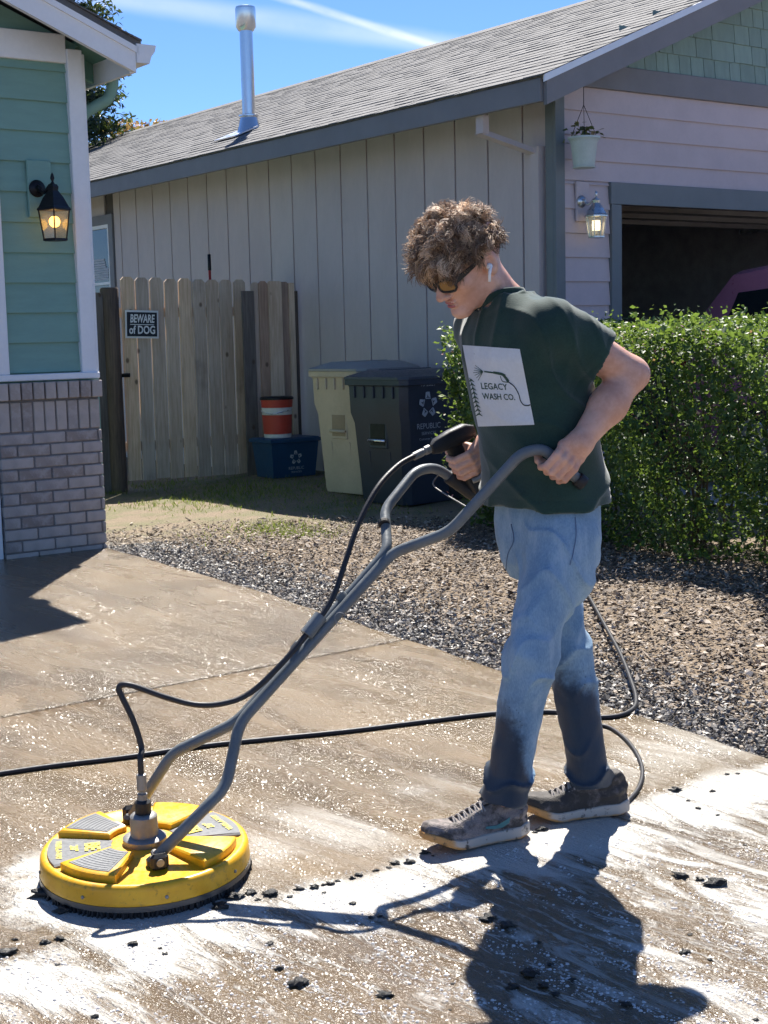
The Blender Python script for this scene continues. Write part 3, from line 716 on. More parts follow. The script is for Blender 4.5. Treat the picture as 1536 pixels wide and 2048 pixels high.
def leaves(pts, nrm, size, aspect=.55, tilt=.6, fold=.25):
    """leaf-sized rhombs (two triangles each, folded along the midrib)"""
    n = len(pts); size = np.broadcast_to(size, (n,))[:, None]
    d = nrm + NR.normal(0, tilt, (n, 3)); d /= np.linalg.norm(d, axis=1)[:, None]
    a = NR.normal(0, 1, (n, 3)); a -= d * (a * d).sum(1)[:, None]; a /= np.linalg.norm(a, axis=1)[:, None]; b = np.cross(d, a)
    V = np.stack([pts - a * size * .5, pts + b * size * aspect * .5 + d * size * fold * .3, pts + a * size * .5, pts - b * size * aspect * .5 + d * size * fold * .3], 1)
    i = np.arange(n)[:, None] * 4
    Fq = np.concatenate([i + np.array([[0, 1, 2]]), i + np.array([[0, 2, 3]])])
    return V.reshape(-1, 3), Fq
def leaf_mat(name, stops, trans=.35, rough=.35):
    q = N(name); a = q.n('ShaderNodeAttribute', attribute_name='rnd').outputs['Fac']
    c = q.cramp(a, stops); q.set(Base_Color=c, Roughness=rough, Specular_IOR_Level=.5)
    tl = q.n('ShaderNodeBsdfTranslucent'); q.l(q.mix(.5, c, (.30, .42, .05)), tl.inputs[0])
    ms = q.n('ShaderNodeMixShader'); ms.inputs[0].default_value = trans
    q.l(q.b.outputs[0], ms.inputs[1]); q.l(tl.outputs[0], ms.inputs[2]); q.l(ms.outputs[0], q.o.inputs['Surface']); return q.m
M_LEAF = leaf_mat('hedge_leaf', [(0, (.022, .055, .018)), (.5, (.055, .115, .028)), (.85, (.11, .19, .04)), (1, (.19, .25, .065))], .38, .5)
M_PLANT = leaf_mat('planter_leaf', [(0, (.07, .06, .03)), (.5, (.10, .13, .05)), (1, (.20, .12, .08))])
pp = pc + np.array([0, 0, .09]) + NR.normal(0, 1, (60, 3)) * np.array([.06, .06, .045]) + np.array([.03, 0, .04])
V, Fq = leaves(pp, np.tile([0, 0, 1.0], (60, 1)), .05, .8); o = mesh_obj('foliage', V, Fq, M_PLANT, hp); attr(o, np.repeat(NR.random(60), 4))

# ================================================================== FENCE AND GATE
def wood_mat(name, c1, c2, knots=True):
    q = N(name); v = q.objc(); r = q.rand()
    off = q.n('ShaderNodeCombineXYZ'); q.l(q.math('MULTIPLY', r, 37.0), off.inputs[0]); q.l(q.math('MULTIPLY', r, 11.0), off.inputs[2])
    ad = q.n('ShaderNodeVectorMath', operation='ADD'); q.l(v, ad.inputs[0]); q.l(off.outputs[0], ad.inputs[1]); v = ad.outputs[0]
    g = q.noise(q.mapping(v, sc=(1, 1, .06)), 55, 5, .65, .4); b = q.noise(q.mapping(v, sc=(1, 1, .35)), 4, 4, .6)
    c = q.mix(q.ramp(q.math('ADD', q.math('MULTIPLY', g, .6), q.math('MULTIPLY', b, .4)), .34, .68), c1, c2)
    hsv = q.n('ShaderNodeHueSaturation'); q.l(c, hsv.inputs['Color']); q.l(q.ramp(r, 0, 1, .78, 1.18, False), hsv.inputs['Value'])
    q.l(q.ramp(r, 0, 1, .75, 1.15, False), hsv.inputs['Saturation']); c = hsv.outputs[0]
    if knots: c = q.mix(q.ramp(q.vor(q.mapping(v, sc=(1, 1, .7)), 5.5), .13, .05, 0, .8), c, (.07, .04, .025))
    st = q.noise(v, 2.2, 4, .6); c = q.mix(q.ramp(st, .55, .75, 0, .35), c, (.12, .10, .09))
    q.set(Base_Color=c, Roughness=.82); q.l(q.bump(g, .3, .004), q.b.inputs['Normal']); return q.m
M_CEDAR = wood_mat('new_cedar', (.48, .345, .235), (.72, .57, .43)); M_OLD = wood_mat('weathered_board', (.10, .085, .075), (.22, .185, .165)); M_POST = wood_mat('dark_post', (.055, .04, .033), (.13, .095, .075))
M_BROWN = wood_mat('brown_board', (.24, .165, .125), (.40, .29, .225))
GP0 = np.array([-2.298, 12.80, 0.0])
def GP(u, v, z): return GP0 + EF * u + ES * v + UZ * z
def picket(parent, u0, u1, z0, z1, v, mat, ear=.028, th=.018, lean=0.0, name='picket'):
    poly = [GP(u0, v, z0), GP(u1, v, z0), GP(u1 + lean, v, z1 - ear), GP(u1 - ear + lean, v, z1), GP(u0 + ear + lean, v, z1), GP(u0 + lean, v, z1 - ear)]
    if ear == 0: poly = [GP(u0, v, z0), GP(u1, v, z0), GP(u1 + lean, v, z1), GP(u0 + lean, v, z1)]
    return MB().prism(poly, ES * th).build(name, mat, parent, origin=GP((u0 + u1) / 2, v, z0))
gate = thing('wooden_gate', 'new cedar picket gate with dog-eared tops beside dark post', 'gate', GP(.64, 0, .03))
for i in range(9):
    u0 = .004 + i * .1435 + RNG.uniform(-.002, .002)
    picket(gate, u0, u0 + .1285 + RNG.uniform(-.004, .003), .085 + RNG.uniform(-.006, .012) - .004 * i, 1.905 - .0025 * i + RNG.uniform(-.006, .006), RNG.uniform(-.003, .003), M_CEDAR, lean=RNG.uniform(-.004, .004) + .004)
for zz in (.35, 1.55): fpart('rail', GP, .01, 1.285, .022, .06, zz, zz + .085, M_CEDAR, gate)
fpart('latch', GP, -.03, .05, -.022, -.004, 1.02, 1.055, M_BLACKM, gate, .003)
MB().tube([GP(-.02, -.03, 1.04), GP(.04, -.03, 1.04)], .008, 8).build('bolt', M_BLACKM, gate)
post = thing('fence_post', 'dark round-worn timber post left of the cedar gate', 'post', GP(-.09, 0, 0))
MB().loft([[GP(-.095 + r_ * math.cos(a) * 1.0, .03 + r_ * math.sin(a), z_) for a in np.linspace(0, 2 * math.pi, 12, endpoint=False)] for r_, z_ in ((.086, -.25), (.084, .4), (.080, 1.2), (.082, 1.80), (.074, 1.815))]).build('shaft', M_POST, post, auto=40)
of = thing('old_fence', 'old dark weathered fence boards between the post and teal house', 'fence', GP(-.5, 0, 0))
for i in range(7):
    u0 = -.315 - i * .15; picket(of, u0, u0 + .14, -.1, 1.78 + RNG.uniform(-.02, .02), -.005 + RNG.uniform(-.004, .004), M_OLD)
fpart('rail', GP, -1.3, -.18, .02, .06, 1.4, 1.48, M_OLD, of); fpart('rail', GP, -1.3, -.18, .02, .06, .3, .38, M_OLD, of)
rf = thing('board_fence', 'narrow fence of mismatched boards right of the cedar gate', 'fence', GP(1.55, 0, 0))
RV = -.34                                           # this panel stands a step in front of the gate line, against the house wall
def upx(x): return float((onpl(x, 773, GP(0, RV, 0), NF) - GP0) @ EF)
for (x0, x1, zt, v, mm, er) in ((489, 513, 1.77, -.012, M_OLD, 0), (511, 525.5, 1.85, .012, M_CEDAR, .02), (523.5, 541, 1.86, -.004, M_BROWN, .024), (541.5, 568, 1.86, -.012, M_CEDAR, .012), (568, 583.5, 1.855, .008, M_BROWN, .02), (583, 593, 1.845, -.012, M_CEDAR, 0), (593, 600, 1.77, -.006, M_POST, 0)):
    picket(rf, upx(x0), upx(x1), .0, zt, RV + v, mm, er)
for zz in (.4, 1.5): fpart('rail', GP, upx(500), upx(597), RV + .032, RV + .07, zz, zz + .085, M_OLD, rf)
# sign
M_SIGNB = paint('sign_navy', (.012, .018, .028), .5, .1); M_SIGNW = paint('sign_white', (.72, .73, .74), .5, .05)
a_, b_ = onpl(249, 621, GP(0, -.03, 0), NF), onpl(318, 676, GP(0, -.03, 0), NF); sc_ = (a_ + b_) / 2
su, sz_ = abs((b_ - a_) @ EF), abs(a_[2] - b_[2])
sg = thing('dog_sign', 'black and white sign reading BEWARE of DOG on the gate', 'sign', sc_ - UZ * sz_ / 2)
sa, sb = EF * math.cos(.03) - UZ * math.sin(.03), UZ * math.cos(.03) + EF * math.sin(.03)
MB().box(sc_, su, sz_, .004, sa, sb, NF).build('plate', M_SIGNW, sg)
MB().box(sc_ + NF * .004, su * .90, sz_ * .86, .003, sa, sb, NF).build('dark_field', M_SIGNB, sg)
def flat_text(parent, s, size, c, ax, ay, nr, mat, name='lettering', sx=1.0, bold=0.0, shear=0.0, th=.0015, spacing=1.0, fit=None):
    V, Fc = text_mesh(s, size, bold=bold, shear=shear, spacing=spacing)
    if fit: sx = fit / (V[:, 0].max() - V[:, 0].min())
    P = np.array([c + ax * x * sx + ay * y for x, y in V]); nrm = nr * th
    return mesh_obj(name, P + nrm, Fc, mat, parent)
flat_text(sg, 'BEWARE', sz_ * .40, sc_ + sb * sz_ * .19 + NF * .0055, sa, sb, NF, M_SIGNW, bold=.003, shear=.12, fit=su * .74)
flat_text(sg, 'of DOG', sz_ * .40, sc_ - sb * sz_ * .21 + NF * .0055, sa, sb, NF, M_SIGNW, bold=.003, fit=su * .78)
MB().box(sc_ - sb * sz_ * .008 + NF * .0062, su * .72, .006, .0012, sa, sb, NF).build('underline', M_SIGNW, sg)
# tool handle behind the gate
tp = onpl(418, 508, GP(0, .45, 0), NF); th_ = thing('tool_handle', 'black and red garden tool handle standing up behind the gate', 'tool', np.array([tp[0], tp[1], 0]))
MB().lathe(tp, [(.001, 0), (.016, -.004), (.017, -.15), (.015, -.155)], seg=12).build('grip', M_BLACKM, th_, smooth=True)
MB().lathe(tp, [(.013, -.152), (.013, -tp[2])], seg=12).build('shaft', paint('red_tool_paint', (.42, .035, .03), .45), th_, smooth=True)

# ================================================================== BINS
M_TAN = paint('tan_bin_plastic', (.46, .395, .30), .55, .10, 5, .12, 80); M_CHAR = paint('charcoal_bin_plastic', (.032, .042, .058), .42, .15, 5, .12, 80)
M_TANLID = paint('grey_tan_lid', (.27, .26, .24), .5, .08); M_CHARLID = paint('charcoal_lid', (.050, .060, .074), .38, .12)
M_LOGO = paint('bin_print', (.40, .43, .45), .7, .05); M_RUBBER = paint('tyre_rubber', (.02, .02, .02), .8)
def logo(parent, c, ax, ay, nr, s, words):
    m = MB()
    for k in range(5):
        a = math.pi / 2 + k * 2 * math.pi / 5
        p = lambda r, t: c + (ax * math.cos(t) + ay * math.sin(t)) * r * s + nr * .002
        for t0 in (-.42, .18): m.loft([[p(.10, a + t0), p(.10, a + t0 + .36), p(.10, a + t0 + .36) + nr * .001, p(.10, a + t0) + nr * .001], [p(.165, a + t0 * .25 - .06), p(.165, a + t0 * .25 + .20), p(.165, a + t0 * .25 + .20) + nr * .001, p(.165, a + t0 * .25 - .06) + nr * .001]])
        m.loft([[p(.085, a - .5), p(.10, a - .5), p(.10, a - .5) + nr * .001, p(.085, a - .5) + nr * .001], [p(.085, a + .5), p(.10, a + .5), p(.10, a + .5) + nr * .001, p(.085, a + .5) + nr * .001]])
    m.build('emblem', M_LOGO, parent)
    for wtxt, y, sz, sx in words: flat_text(parent, wtxt, sz * s, c + ay * y * s + nr * .002, ax, ay, nr, M_LOGO, sx=sx, bold=.0)
def wheelie_bin(label, corner, nb, mat, lidmat, W=.56, D=.66, H=.95, marks=False, sc=1.0):
    """corner: ground point under the near front corner; nb: direction the front faces"""
    nb = np.array([nb[0], nb[1], 0]); nb /= np.linalg.norm(nb); sx = np.array([-nb[1], nb[0], 0])   # sx: to the near-corner side
    if sx[1] > 0: sx = -sx
    c = corner - sx * W / 2 - nb * D / 2; c[2] = float(gsoil(c[0], c[1])) + .004
    B = lambda x, y, z_: c + sx * x + nb * y + UZ * z_
    root = thing('wheelie_bin', label, 'bin', c, 'wheeled bins along the taupe wall')
    def ring(w_, d_, z_, yo=0, b=.05): 
        p = [(-w_ + b, -d_), (w_ - b, -d_), (w_, -d_ + b), (w_, d_ - b), (w_ - b, d_), (-w_ + b, d_), (-w_, d_ - b), (-w_, -d_ + b)]
        return [B(x, y + yo, z_) for x, y in p]
    m = MB(); w0, d0, w1, d1 = W * .40, D * .38, W * .50, D * .50
    lv = [(0, .0), (.02, .01), (.62, .62), (.64, .64)]
    rings = [ring(w0, d0, 0), ring(w0 + .006, d0 + .006, .03), ring(w0 + (w1 - w0) * .62, d0 + (d1 - d0) * .55, H * .62), ring(w1 * .965, d1 * .97, H * .70), ring(w1 * .985, d1 * .985, H * .90), ring(w1, d1, H * .91), ring(w1 + .018, d1 + .018, H * .915), ring(w1 + .018, d1 + .018, H * .955), ring(w1, d1, H * .957)]
    m.loft(rings); body = m.build('body', mat, root, auto=25)
    # ribbed collar under the rim, recess with grab bar
    m = MB()
    for k in range(-2, 3): MB().box(B(k * W * .16, d1 * .985, H * .86), .018, .03, H * .09, sx, nb, UZ, bev=.004).build('collar_rib', mat, root)
    zb = H * .50; yf = d0 + (d1 - d0) * .45
    m = MB(); m.box(B(0, yf + .002, zb + .03), W * .30, .012, H * .20, sx, nb, UZ, bev=.005); m.build('recess_frame', mat, root)
    MB().box(B(0, yf + .008, zb + .035), W * .24, .006, H * .165, sx, nb, UZ).build('recess', M_CHAR if mat is M_TAN else M_BLACKM, root) if mat is not M_TAN else MB().box(B(0, yf + .008, zb + .035), W * .24, .006, H * .165, sx, nb, UZ).build('recess', paint('tan_recess', (.27, .21, .14), .6), root)
    MB().tube([B(-W * .14, yf + .022, zb - .01), B(W * .14, yf + .022, zb - .01)], .012, 8).build('grab_bar', M_METAL if marks else mat, root, smooth=True)
    m = MB()
    for k in (-1, 1): MB().box(B(k * W * .17, yf - .045, zb * .45), .022, .05, zb * .72, sx, nb, UZ + nb * .12, bev=.004).build('front_rib', mat, root)
    m = MB(); m.loft([ring(w1 + .026, d1 + .028, H * .957, 0, .06), ring(w1 + .024, d1 + .026, H * .975, 0, .06), ring(w1 * .93, d1 * .95, H * 1.0, -.01, .08), ring(w1 * .72, d1 * .80, H * 1.025, -.02, .10)])
    lid = m.build('lid', lidmat, root, auto=30)
    m = MB(); m.box(B(0, 0, H * 1.024), W * .12, D * .72, .014, sx, nb, UZ, bev=.004); m.build('lid_ridge', lidmat, lid)
    MB().tube([B(-W * .42, -d1 - .05, H * .93), B(W * .42, -d1 - .05, H * .93)], .014, 8).build('handle', mat, root)
    for k in (-1, 1): MB().lathe(B(k * W * .40, -d0 - .02, .105), [(.02, -.03), (.10, -.03), (.108, -.015), (.108, .015), (.10, .03), (.02, .03)], sx, 18).build('wheel', M_RUBBER, root, auto=40)
    if marks:
        nr = sx; ax = -nb
        pc_ = B(w1 * .985, .0, H * .76) + nr * .004
        ay = UZ
        logo(body, pc_ - ax * .09, ax, ay, nr, .60, [('REPUBLIC', -.27, .10, 1.0), ('SERVICES', -.36, .055, 1.2), ('Customer Service', -.43, .04, 1.2), ('15 2021', .26, .085, 1.0)])
    return root
NB = (-.72, -.69)
c0 = gnd(812, 1016); wheelie_bin('charcoal wheeled bin with white recycling print on its side', c0, NB, M_CHAR, M_CHARLID, .66, .70, 1.0, True)
c1 = gnd(655, 986) + np.array([.69, -.72, 0]) * .44; wheelie_bin('tan wheeled bin with grey lid behind the charcoal bin', c1 + np.array([.0, .0, 0]), NB, M_TAN, M_TANLID, .64, .66, 1.03)
# recycling crate and bucket
M_BLUE = paint('blue_crate_plastic', (.012, .055, .125), .45, .12, 6, .06)
cc = at(546, 948, 12.55); cc[2] = float(gsoil(cc[0], cc[1])) + .002
def KP(u, v, z): return cc + EF * u + ES * v + UZ * z
cr = thing('recycling_crate', 'dark blue recycling crate at the foot of the fence panel', 'crate', KP(.22, .15, 0))
def kr(x0, x1, y0, y1, z_): return [KP(x0, y0, z_), KP(x1, y0, z_), KP(x1, y1, z_), KP(x0, y1, z_)]
m = MB(); m.loft([kr(.02, .46, .02, .30, 0), kr(-.012, .485, -.012, .325, .31), kr(-.03, .505, -.03, .345, .315), kr(-.03, .505, -.03, .345, .345)]); m.build('tub', M_BLUE, cr)
m = MB(); m.loft([kr(-.02, .495, -.02, .335, .3455), kr(-.01, .485, -.01, .325, .353)]); m.build('lid', M_BLUE, cr)
logo(cr, KP(.24, -.008, .175), EF, UZ, NF, .38, [('REPUBLIC', -.25, .10, 1.0), ('SERVICES', -.34, .06, 1.2)])
bc = KP(.15, .14, .354)
bk = thing('striped_bucket', 'orange and white striped bucket with black lid on the blue crate', 'bucket', bc)
M_ORG = paint('orange_plastic', (.46, .055, .035), .55, .12, 6); M_BWH = paint('bucket_white', (.62, .62, .60), .55, .08)
def band(z0, z1, mm, nm):
    r_ = lambda z_: .122 + .022 * z_ / .35
    MB().lathe(bc, [(r_(z0) - .004, z0), (r_(z0), z0 + .002), (r_(z1), z1 - .002), (r_(z1) - .004, z1)], seg=28).build(nm, mm, bk, auto=40)
band(0, .035, M_BWH, 'base_band'); band(.035, .205, M_ORG, 'orange_band'); band(.205, .27, M_BWH, 'white_band'); band(.27, .345, M_ORG, 'orange_band')
MB().lathe(bc, [(.140, .338), (.152, .34), (.152, .356), (.140, .366), (.02, .368)], seg=28).build('lid', M_BLACKM, bk, auto=40)
MB().tube([bc + np.array((math.cos(a) * .143, math.sin(a) * .143, .235 - .035 * math.cos((a + 1.9) * 2) * .5)) for a in np.linspace(-2.9, -.4, 14)], .0035, 6).build('bail', M_METAL, bk)

# ================================================================== PARKED VEHICLE (behind the hedge, nose into the garage)
M_MAROON = paint('maroon_car_paint', (.40, .15, .21), .35, .06, 3, .0, spec=.6); M_CARGLASS = N('car_glass').set(Base_Color=(.012, .018, .02), Roughness=.03, Specular_IOR_Level=.8).m
M_CARTRIM = paint('black_car_trim', (.02, .02, .022), .5)
cv = thing('parked_car', 'maroon car parked behind the hedge at the open garage', 'car', NP(2.43, -2.0, .08))
CW = .92
def CP(x, y, z): return NP(2.43, .25, 0) + EF * x - ES * y + UZ * (z + .06)
def sect(y, prof):                                # mirrored cross section
    r_ = [CP(x, y, z) for x, z in prof]; l_ = [CP(-x, y, z) for x, z in prof[::-1]]; return l_ + r_
def pr(top, tw, belt=1.02, bw=.92): return [(.0, .28), (.78, .28), (.90, .36), (.93, .62), (bw, .90), (.90, belt), (tw + .02 + (.87 - tw) * .12, top - .16), (tw, top - .05), (tw - .12, top - .008), (0, top)]
secs = [(0, pr(.95, .70, .80, .80)), (.06, pr(1.08, .78, .94, .86)), (.16, pr(1.45, .70, 1.0)), (.42, pr(1.74, .66)), (.9, pr(1.79, .67)), (2.0, pr(1.80, .67)), (2.6, pr(1.76, .66)), (3.0, pr(1.55, .70)), (3.35, pr(1.14, .80, 1.04)), (4.2, pr(1.06, .78, .98)), (4.5, pr(.90, .72, .84, .82))]
MB().loft([sect(y, p_) for y, p_ in secs]).build('body', M_MAROON, cv, auto=28)
def cq(name, pts, mat, nrm, th=.006):
    P = np.array(pts); MB().prism(P + nrm * .003, nrm * th).build(name, mat, cv)
for sgn in (-1, 1):
    nn = EF * sgn; X = lambda z_: sgn * (.885 - (z_ - 1.06) * .30)
    cq('window', [CP(X(1.08), 1.0, 1.08), CP(X(1.08), 1.85, 1.08), CP(X(1.60), 1.85, 1.60), CP(X(1.60), 1.0, 1.60)], M_CARGLASS, nn)
    cq('window', [CP(X(1.08), 1.92, 1.08), CP(X(1.08), 2.95, 1.08), CP(X(1.58), 2.55, 1.58), CP(X(1.60), 1.92, 1.60)], M_CARGLASS, nn)
    cq('window', [CP(X(1.08), .42, 1.08), CP(X(1.08), .93, 1.08), CP(X(1.58), .93, 1.58), CP(X(1.55), .55, 1.55)], M_CARGLASS, nn)
    for yy in (.85, 3.6): 
        wl = MB().lathe(CP(sgn * .84, yy, .34), [(.02, -.11), (.30, -.11), (.34, -.08), (.34, .08), (.30, .11), (.02, .10)], nn, 24).build('wheel', M_RUBBER, cv, auto=40)
        MB().lathe(CP(sgn * .84, yy, .34), [(.02, .102), (.22, .112), (.23, .102)], nn, 16).build('rim', M_METAL, wl)
    MB().box(CP(sgn * .98, 2.75, 1.12), .16, .10, .14, EF, ES, UZ, bev=.02).build('mirror', M_MAROON, cv)
    MB().box(CP(sgn * .76, .03, .90), .14, .06, .26, EF, ES, UZ, bev=.015).build('tail_light', paint('tail_red', (.4, .01, .012), .2), cv)
r1 = [CP(.60, .155, 1.15), CP(-.60, .155, 1.15), CP(-.52, .335, 1.62), CP(.52, .335, 1.62)]
cq('rear_window', r1, M_CARGLASS, ES, .006)
MB().box(CP(0, -.03, .52), 1.66, .12, .20, EF, ES, UZ, bev=.03).build('bumper', M_CARTRIM, cv)

# ================================================================== HEDGE
HA = np.array([.40, 9.15, 0]); HD = NF.copy(); HN = EF.copy()      # along, and away from the driveway
hedge = thing('hedge', 'clipped green hedge with pink blossom in front of the garage', 'hedge', HA + HD * 2)
def hp_(a, b, z): return HA[None] + HD[None] * a[:, None] + HN[None] * b[:, None] + np.array([0, 0, 1.0])[None] * z[:, None]
def lump(a, b, z): return .06 * np.sin(a * 2.7 + 1 + z * 2) * np.sin(z * 4 + a) + .055 * np.sin(a * 5.3 + z * 3.1) + .035 * np.sin(a * 11 - b * 9 + z * 7) + .025 * np.sin(a * 23 + z * 17 + b * 5)
Ltot, Th, Ht = 5.6, 1.15, 1.22
def shell(n, face):
    dep = NR.exponential(.06, n)
    if face == 'front': a = NR.random(n) * Ltot; z = NR.random(n) ** 1.0 * Ht; b = dep
    if face == 'top': a = NR.random(n) * Ltot; b = NR.random(n) * Th; z = Ht - dep * .8
    if face == 'end': b = NR.random(n) * Th; z = NR.random(n) ** .8 * Ht; a = dep
    if face == 'in': a = NR.random(n) * Ltot; b = .1 + NR.random(n) * (Th - .2); z = -.02 + NR.random(n) * (Ht - .1)
    return a, b, z
parts_ = []; nn_ = []
for face, n, nd in (('front', 44000, -HN), ('top', 19000, UZ), ('end', 7000, -HD), ('in', 18000, UZ)):
    a, b, z = shell(n, face); L_ = lump(a, b, z)
    if face == 'front': b = b + L_ * 2.1 - .08 * sst(z, 0, .4) + .08; keep = NR.random(n) < (.75 + .25 * sst(z, .0, .35))
    elif face == 'top': z = z + L_ * .6 - .10 * sst(b, .25, 0) - .08 * sst(a, .5, 0); keep = np.ones(n, bool)
    elif face == 'end': a = a + L_ + .05; keep = np.ones(n, bool)
    else: keep = np.ones(n, bool)
    p_ = hp_(a, b, z); p_[:, 2] += gz(p_[:, 0], p_[:, 1]) + .02
    parts_.append(p_[keep]); nn_.append(np.tile(nd * .6 + UZ * .5, (keep.sum(), 1)))
PT = np.concatenate(parts_); NRM = np.concatenate(nn_)
# little upright shoots that break the top outline
sh = []; 
for k in range(760):
    a0, b0 = NR.random() * Ltot, NR.random() * Th; hgt = NR.random() ** 2 * .15 + .02
    base_ = hp_(np.array([a0]), np.array([b0]), np.array([Ht - .02]))[0]; base_[2] += gz(base_[0], base_[1]); lean = NR.normal(0, .25, 2)
    for j in range(7): q_ = hgt * j / 6; sh.append(base_ + np.array([lean[0] * q_, lean[1] * q_, q_]) + NR.normal(0, .008, 3))
sh2 = []
for k in range(160):                               # loose shoots on the left end
    b0, z0 = NR.random() * .8, .35 + NR.random() * .9
    base_ = hp_(np.array([.02]), np.array([b0]), np.array([z0]))[0]; base_[2] += .1; ln = .04 + NR.random() * .12
    dr_ = -HD * .8 - HN * .3 + np.array([0, 0, .5 + NR.random() * .5])
    for j in range(7): sh2.append(base_ + dr_ * ln * j / 6 + NR.normal(0, .010, 3))
PT = np.concatenate([PT, np.array(sh), np.array(sh2)]); NRM = np.concatenate([NRM, np.tile(UZ, (len(sh) + len(sh2), 1))])
V, Fq = leaves(PT, NRM, NR.uniform(.016, .042, len(PT)) * NR.choice([.8, 1, 1.35], len(PT)), .66, .8)
hv = NR.random(len(PT)); hv = np.clip(hv * .8 + .25 * sst(PT[:, 2], 1.1, 1.45), 0, 1); hv[-(len(sh) + len(sh2)):] = NR.uniform(.6, 1.0, len(sh) + len(sh2))  # upper leaves and shoots coloured brighter to stand for sunlit tips
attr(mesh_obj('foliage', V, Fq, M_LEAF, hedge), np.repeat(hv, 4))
n = 700; a, b, z = shell(n, 'top'); p_ = hp_(a, b, z + .03); p_[:, 2] += .11; n2 = 160; a, b, z = shell(n2, 'end'); p2 = hp_(a - .02, b, z); p2[:, 2] += .1
n3 = 500; a, b, z = shell(n3, 'front'); p3 = hp_(a, b - .02, Ht - .5 * NR.random(n3) ** 2); p3[:, 2] += .1
pf = np.concatenate([p_, p2, p3]); V, Fq = leaves(pf, np.tile(UZ, (len(pf), 1)), NR.uniform(.014, .026, len(pf)), .9, .8)
M_BLOSSOM = leaf_mat('pink_blossom', [(0, (.45, .12, .14)), (.6, (.60, .32, .32)), (1, (.70, .60, .58))], .3, .5)
attr(mesh_obj('blossom', V, Fq, M_BLOSSOM, hedge), np.repeat(NR.random(len(pf)), 4))
m = MB(); M_TWIG = paint('hedge_twig', (.10, .075, .055), .9)
for k in range(150):
    a0, b0 = RNG.random() * Ltot, RNG.uniform(.25, Th - .2); q0 = hp_(np.array([a0]), np.array([b0]), np.array([-.05]))[0]; q0[2] += .1
    q1 = q0 + HD * RNG.uniform(-.25, .25) + HN * RNG.uniform(-.3, .2) + UZ * RNG.uniform(.7, 1.15); mid = (q0 + q1) / 2 + np.array([RNG.uniform(-.06, .06), RNG.uniform(-.06, .06), 0])
    m.tube([q0, mid, q1], [.010, .007, .003], 5)
m.build('stems', M_TWIG, hedge)

# ================================================================== TREES BEHIND
M_CONIF = leaf_mat('conifer_needles', [(0, (.010, .022, .014)), (.6, (.025, .050, .028)), (1, (.05, .085, .04))], .15, .5)
M_BARK = paint('bark', (.085, .065, .05), .95, .3, 10, .6, 30)
M_REDLEAF = leaf_mat('red_leaf', [(0, (.16, .03, .03)), (.6, (.34, .06, .07)), (1, (.5, .2, .2))], .4, .5)
def conifer(loc, H, R):
    t_ = thing('conifer_tree', 'dark conifer tree rising between the two houses', 'tree', loc)
    MB().tube([loc, loc + UZ * H * .5, loc + UZ * H], [.22, .12, .02], 9).build('trunk', M_BARK, t_, smooth=True)
    pts = []; nr = []; br = MB()
    for k in range(150):
        f_ = (k / 150) ** .9; zb = .6 + f_ * (H - .7); a = k * 2.4; r_ = R * (1 - f_) ** .7 * RNG.uniform(.75, 1.1) + .1
        d = np.array([math.cos(a), math.sin(a), -.05 + .35 * f_]); br.tube([loc + UZ * zb, loc + UZ * zb + d * r_ * .9], [.03, .008], 4)
        m_ = int(620 * r_ + 60)
        q_ = NR.random(m_) ** .6 * r_; sp = .04 + q_ * .11
        P = loc + UZ * zb + d[None] * q_[:, None] + np.clip(NR.normal(0, 1, (m_, 3)), -1.7, 1.7) * sp[:, None] * np.array([1, 1, .7]) + UZ * .1
        pts.append(P); nr.append(np.tile(UZ * .7 + d * .4, (m_, 1)))
    br.build('branches', M_BARK, t_)
    P = np.concatenate(pts); V, Fq = leaves(P, np.concatenate(nr), NR.uniform(.07, .16, len(P)), .32, .8); attr(mesh_obj('crown', V, Fq, M_CONIF, t_), np.repeat(NR.random(len(P)), 4))
conifer(np.array([-5.35, 23.5, 0]), 10.5, 1.75)
rl = np.array([-5.35, 31.0, 0]); rt = thing('red_leaf_tree', 'small red-leaved tree showing above the grey roof', 'tree', rl)
MB().tube([rl, rl + UZ * 2.2, rl + np.array([.2, 0, 5.2])], [.12, .09, .03], 8).build('trunk', M_BARK, rt, smooth=True)
m = MB()
for k in range(9):
    a = k * .7; m.tube([rl + UZ * (2.6 + .2 * k), rl + np.array([math.cos(a) * .7, math.sin(a) * .7, 3.8 + .25 * k])], [.04, .01], 5)
m.build('branches', M_BARK, rt)
P = rl + np.array([.25, 0, 5.05]) + np.clip(NR.normal(0, 1, (2600, 3)), -1.6, 1.6) * np.array([.45, .5, .50]); V, Fq = leaves(P, np.tile(UZ, (2600, 1)), NR.uniform(.08, .15, 2600), .7, .9)
attr(mesh_obj('crown', V, Fq, M_REDLEAF, rt), np.repeat(NR.random(2600), 4))

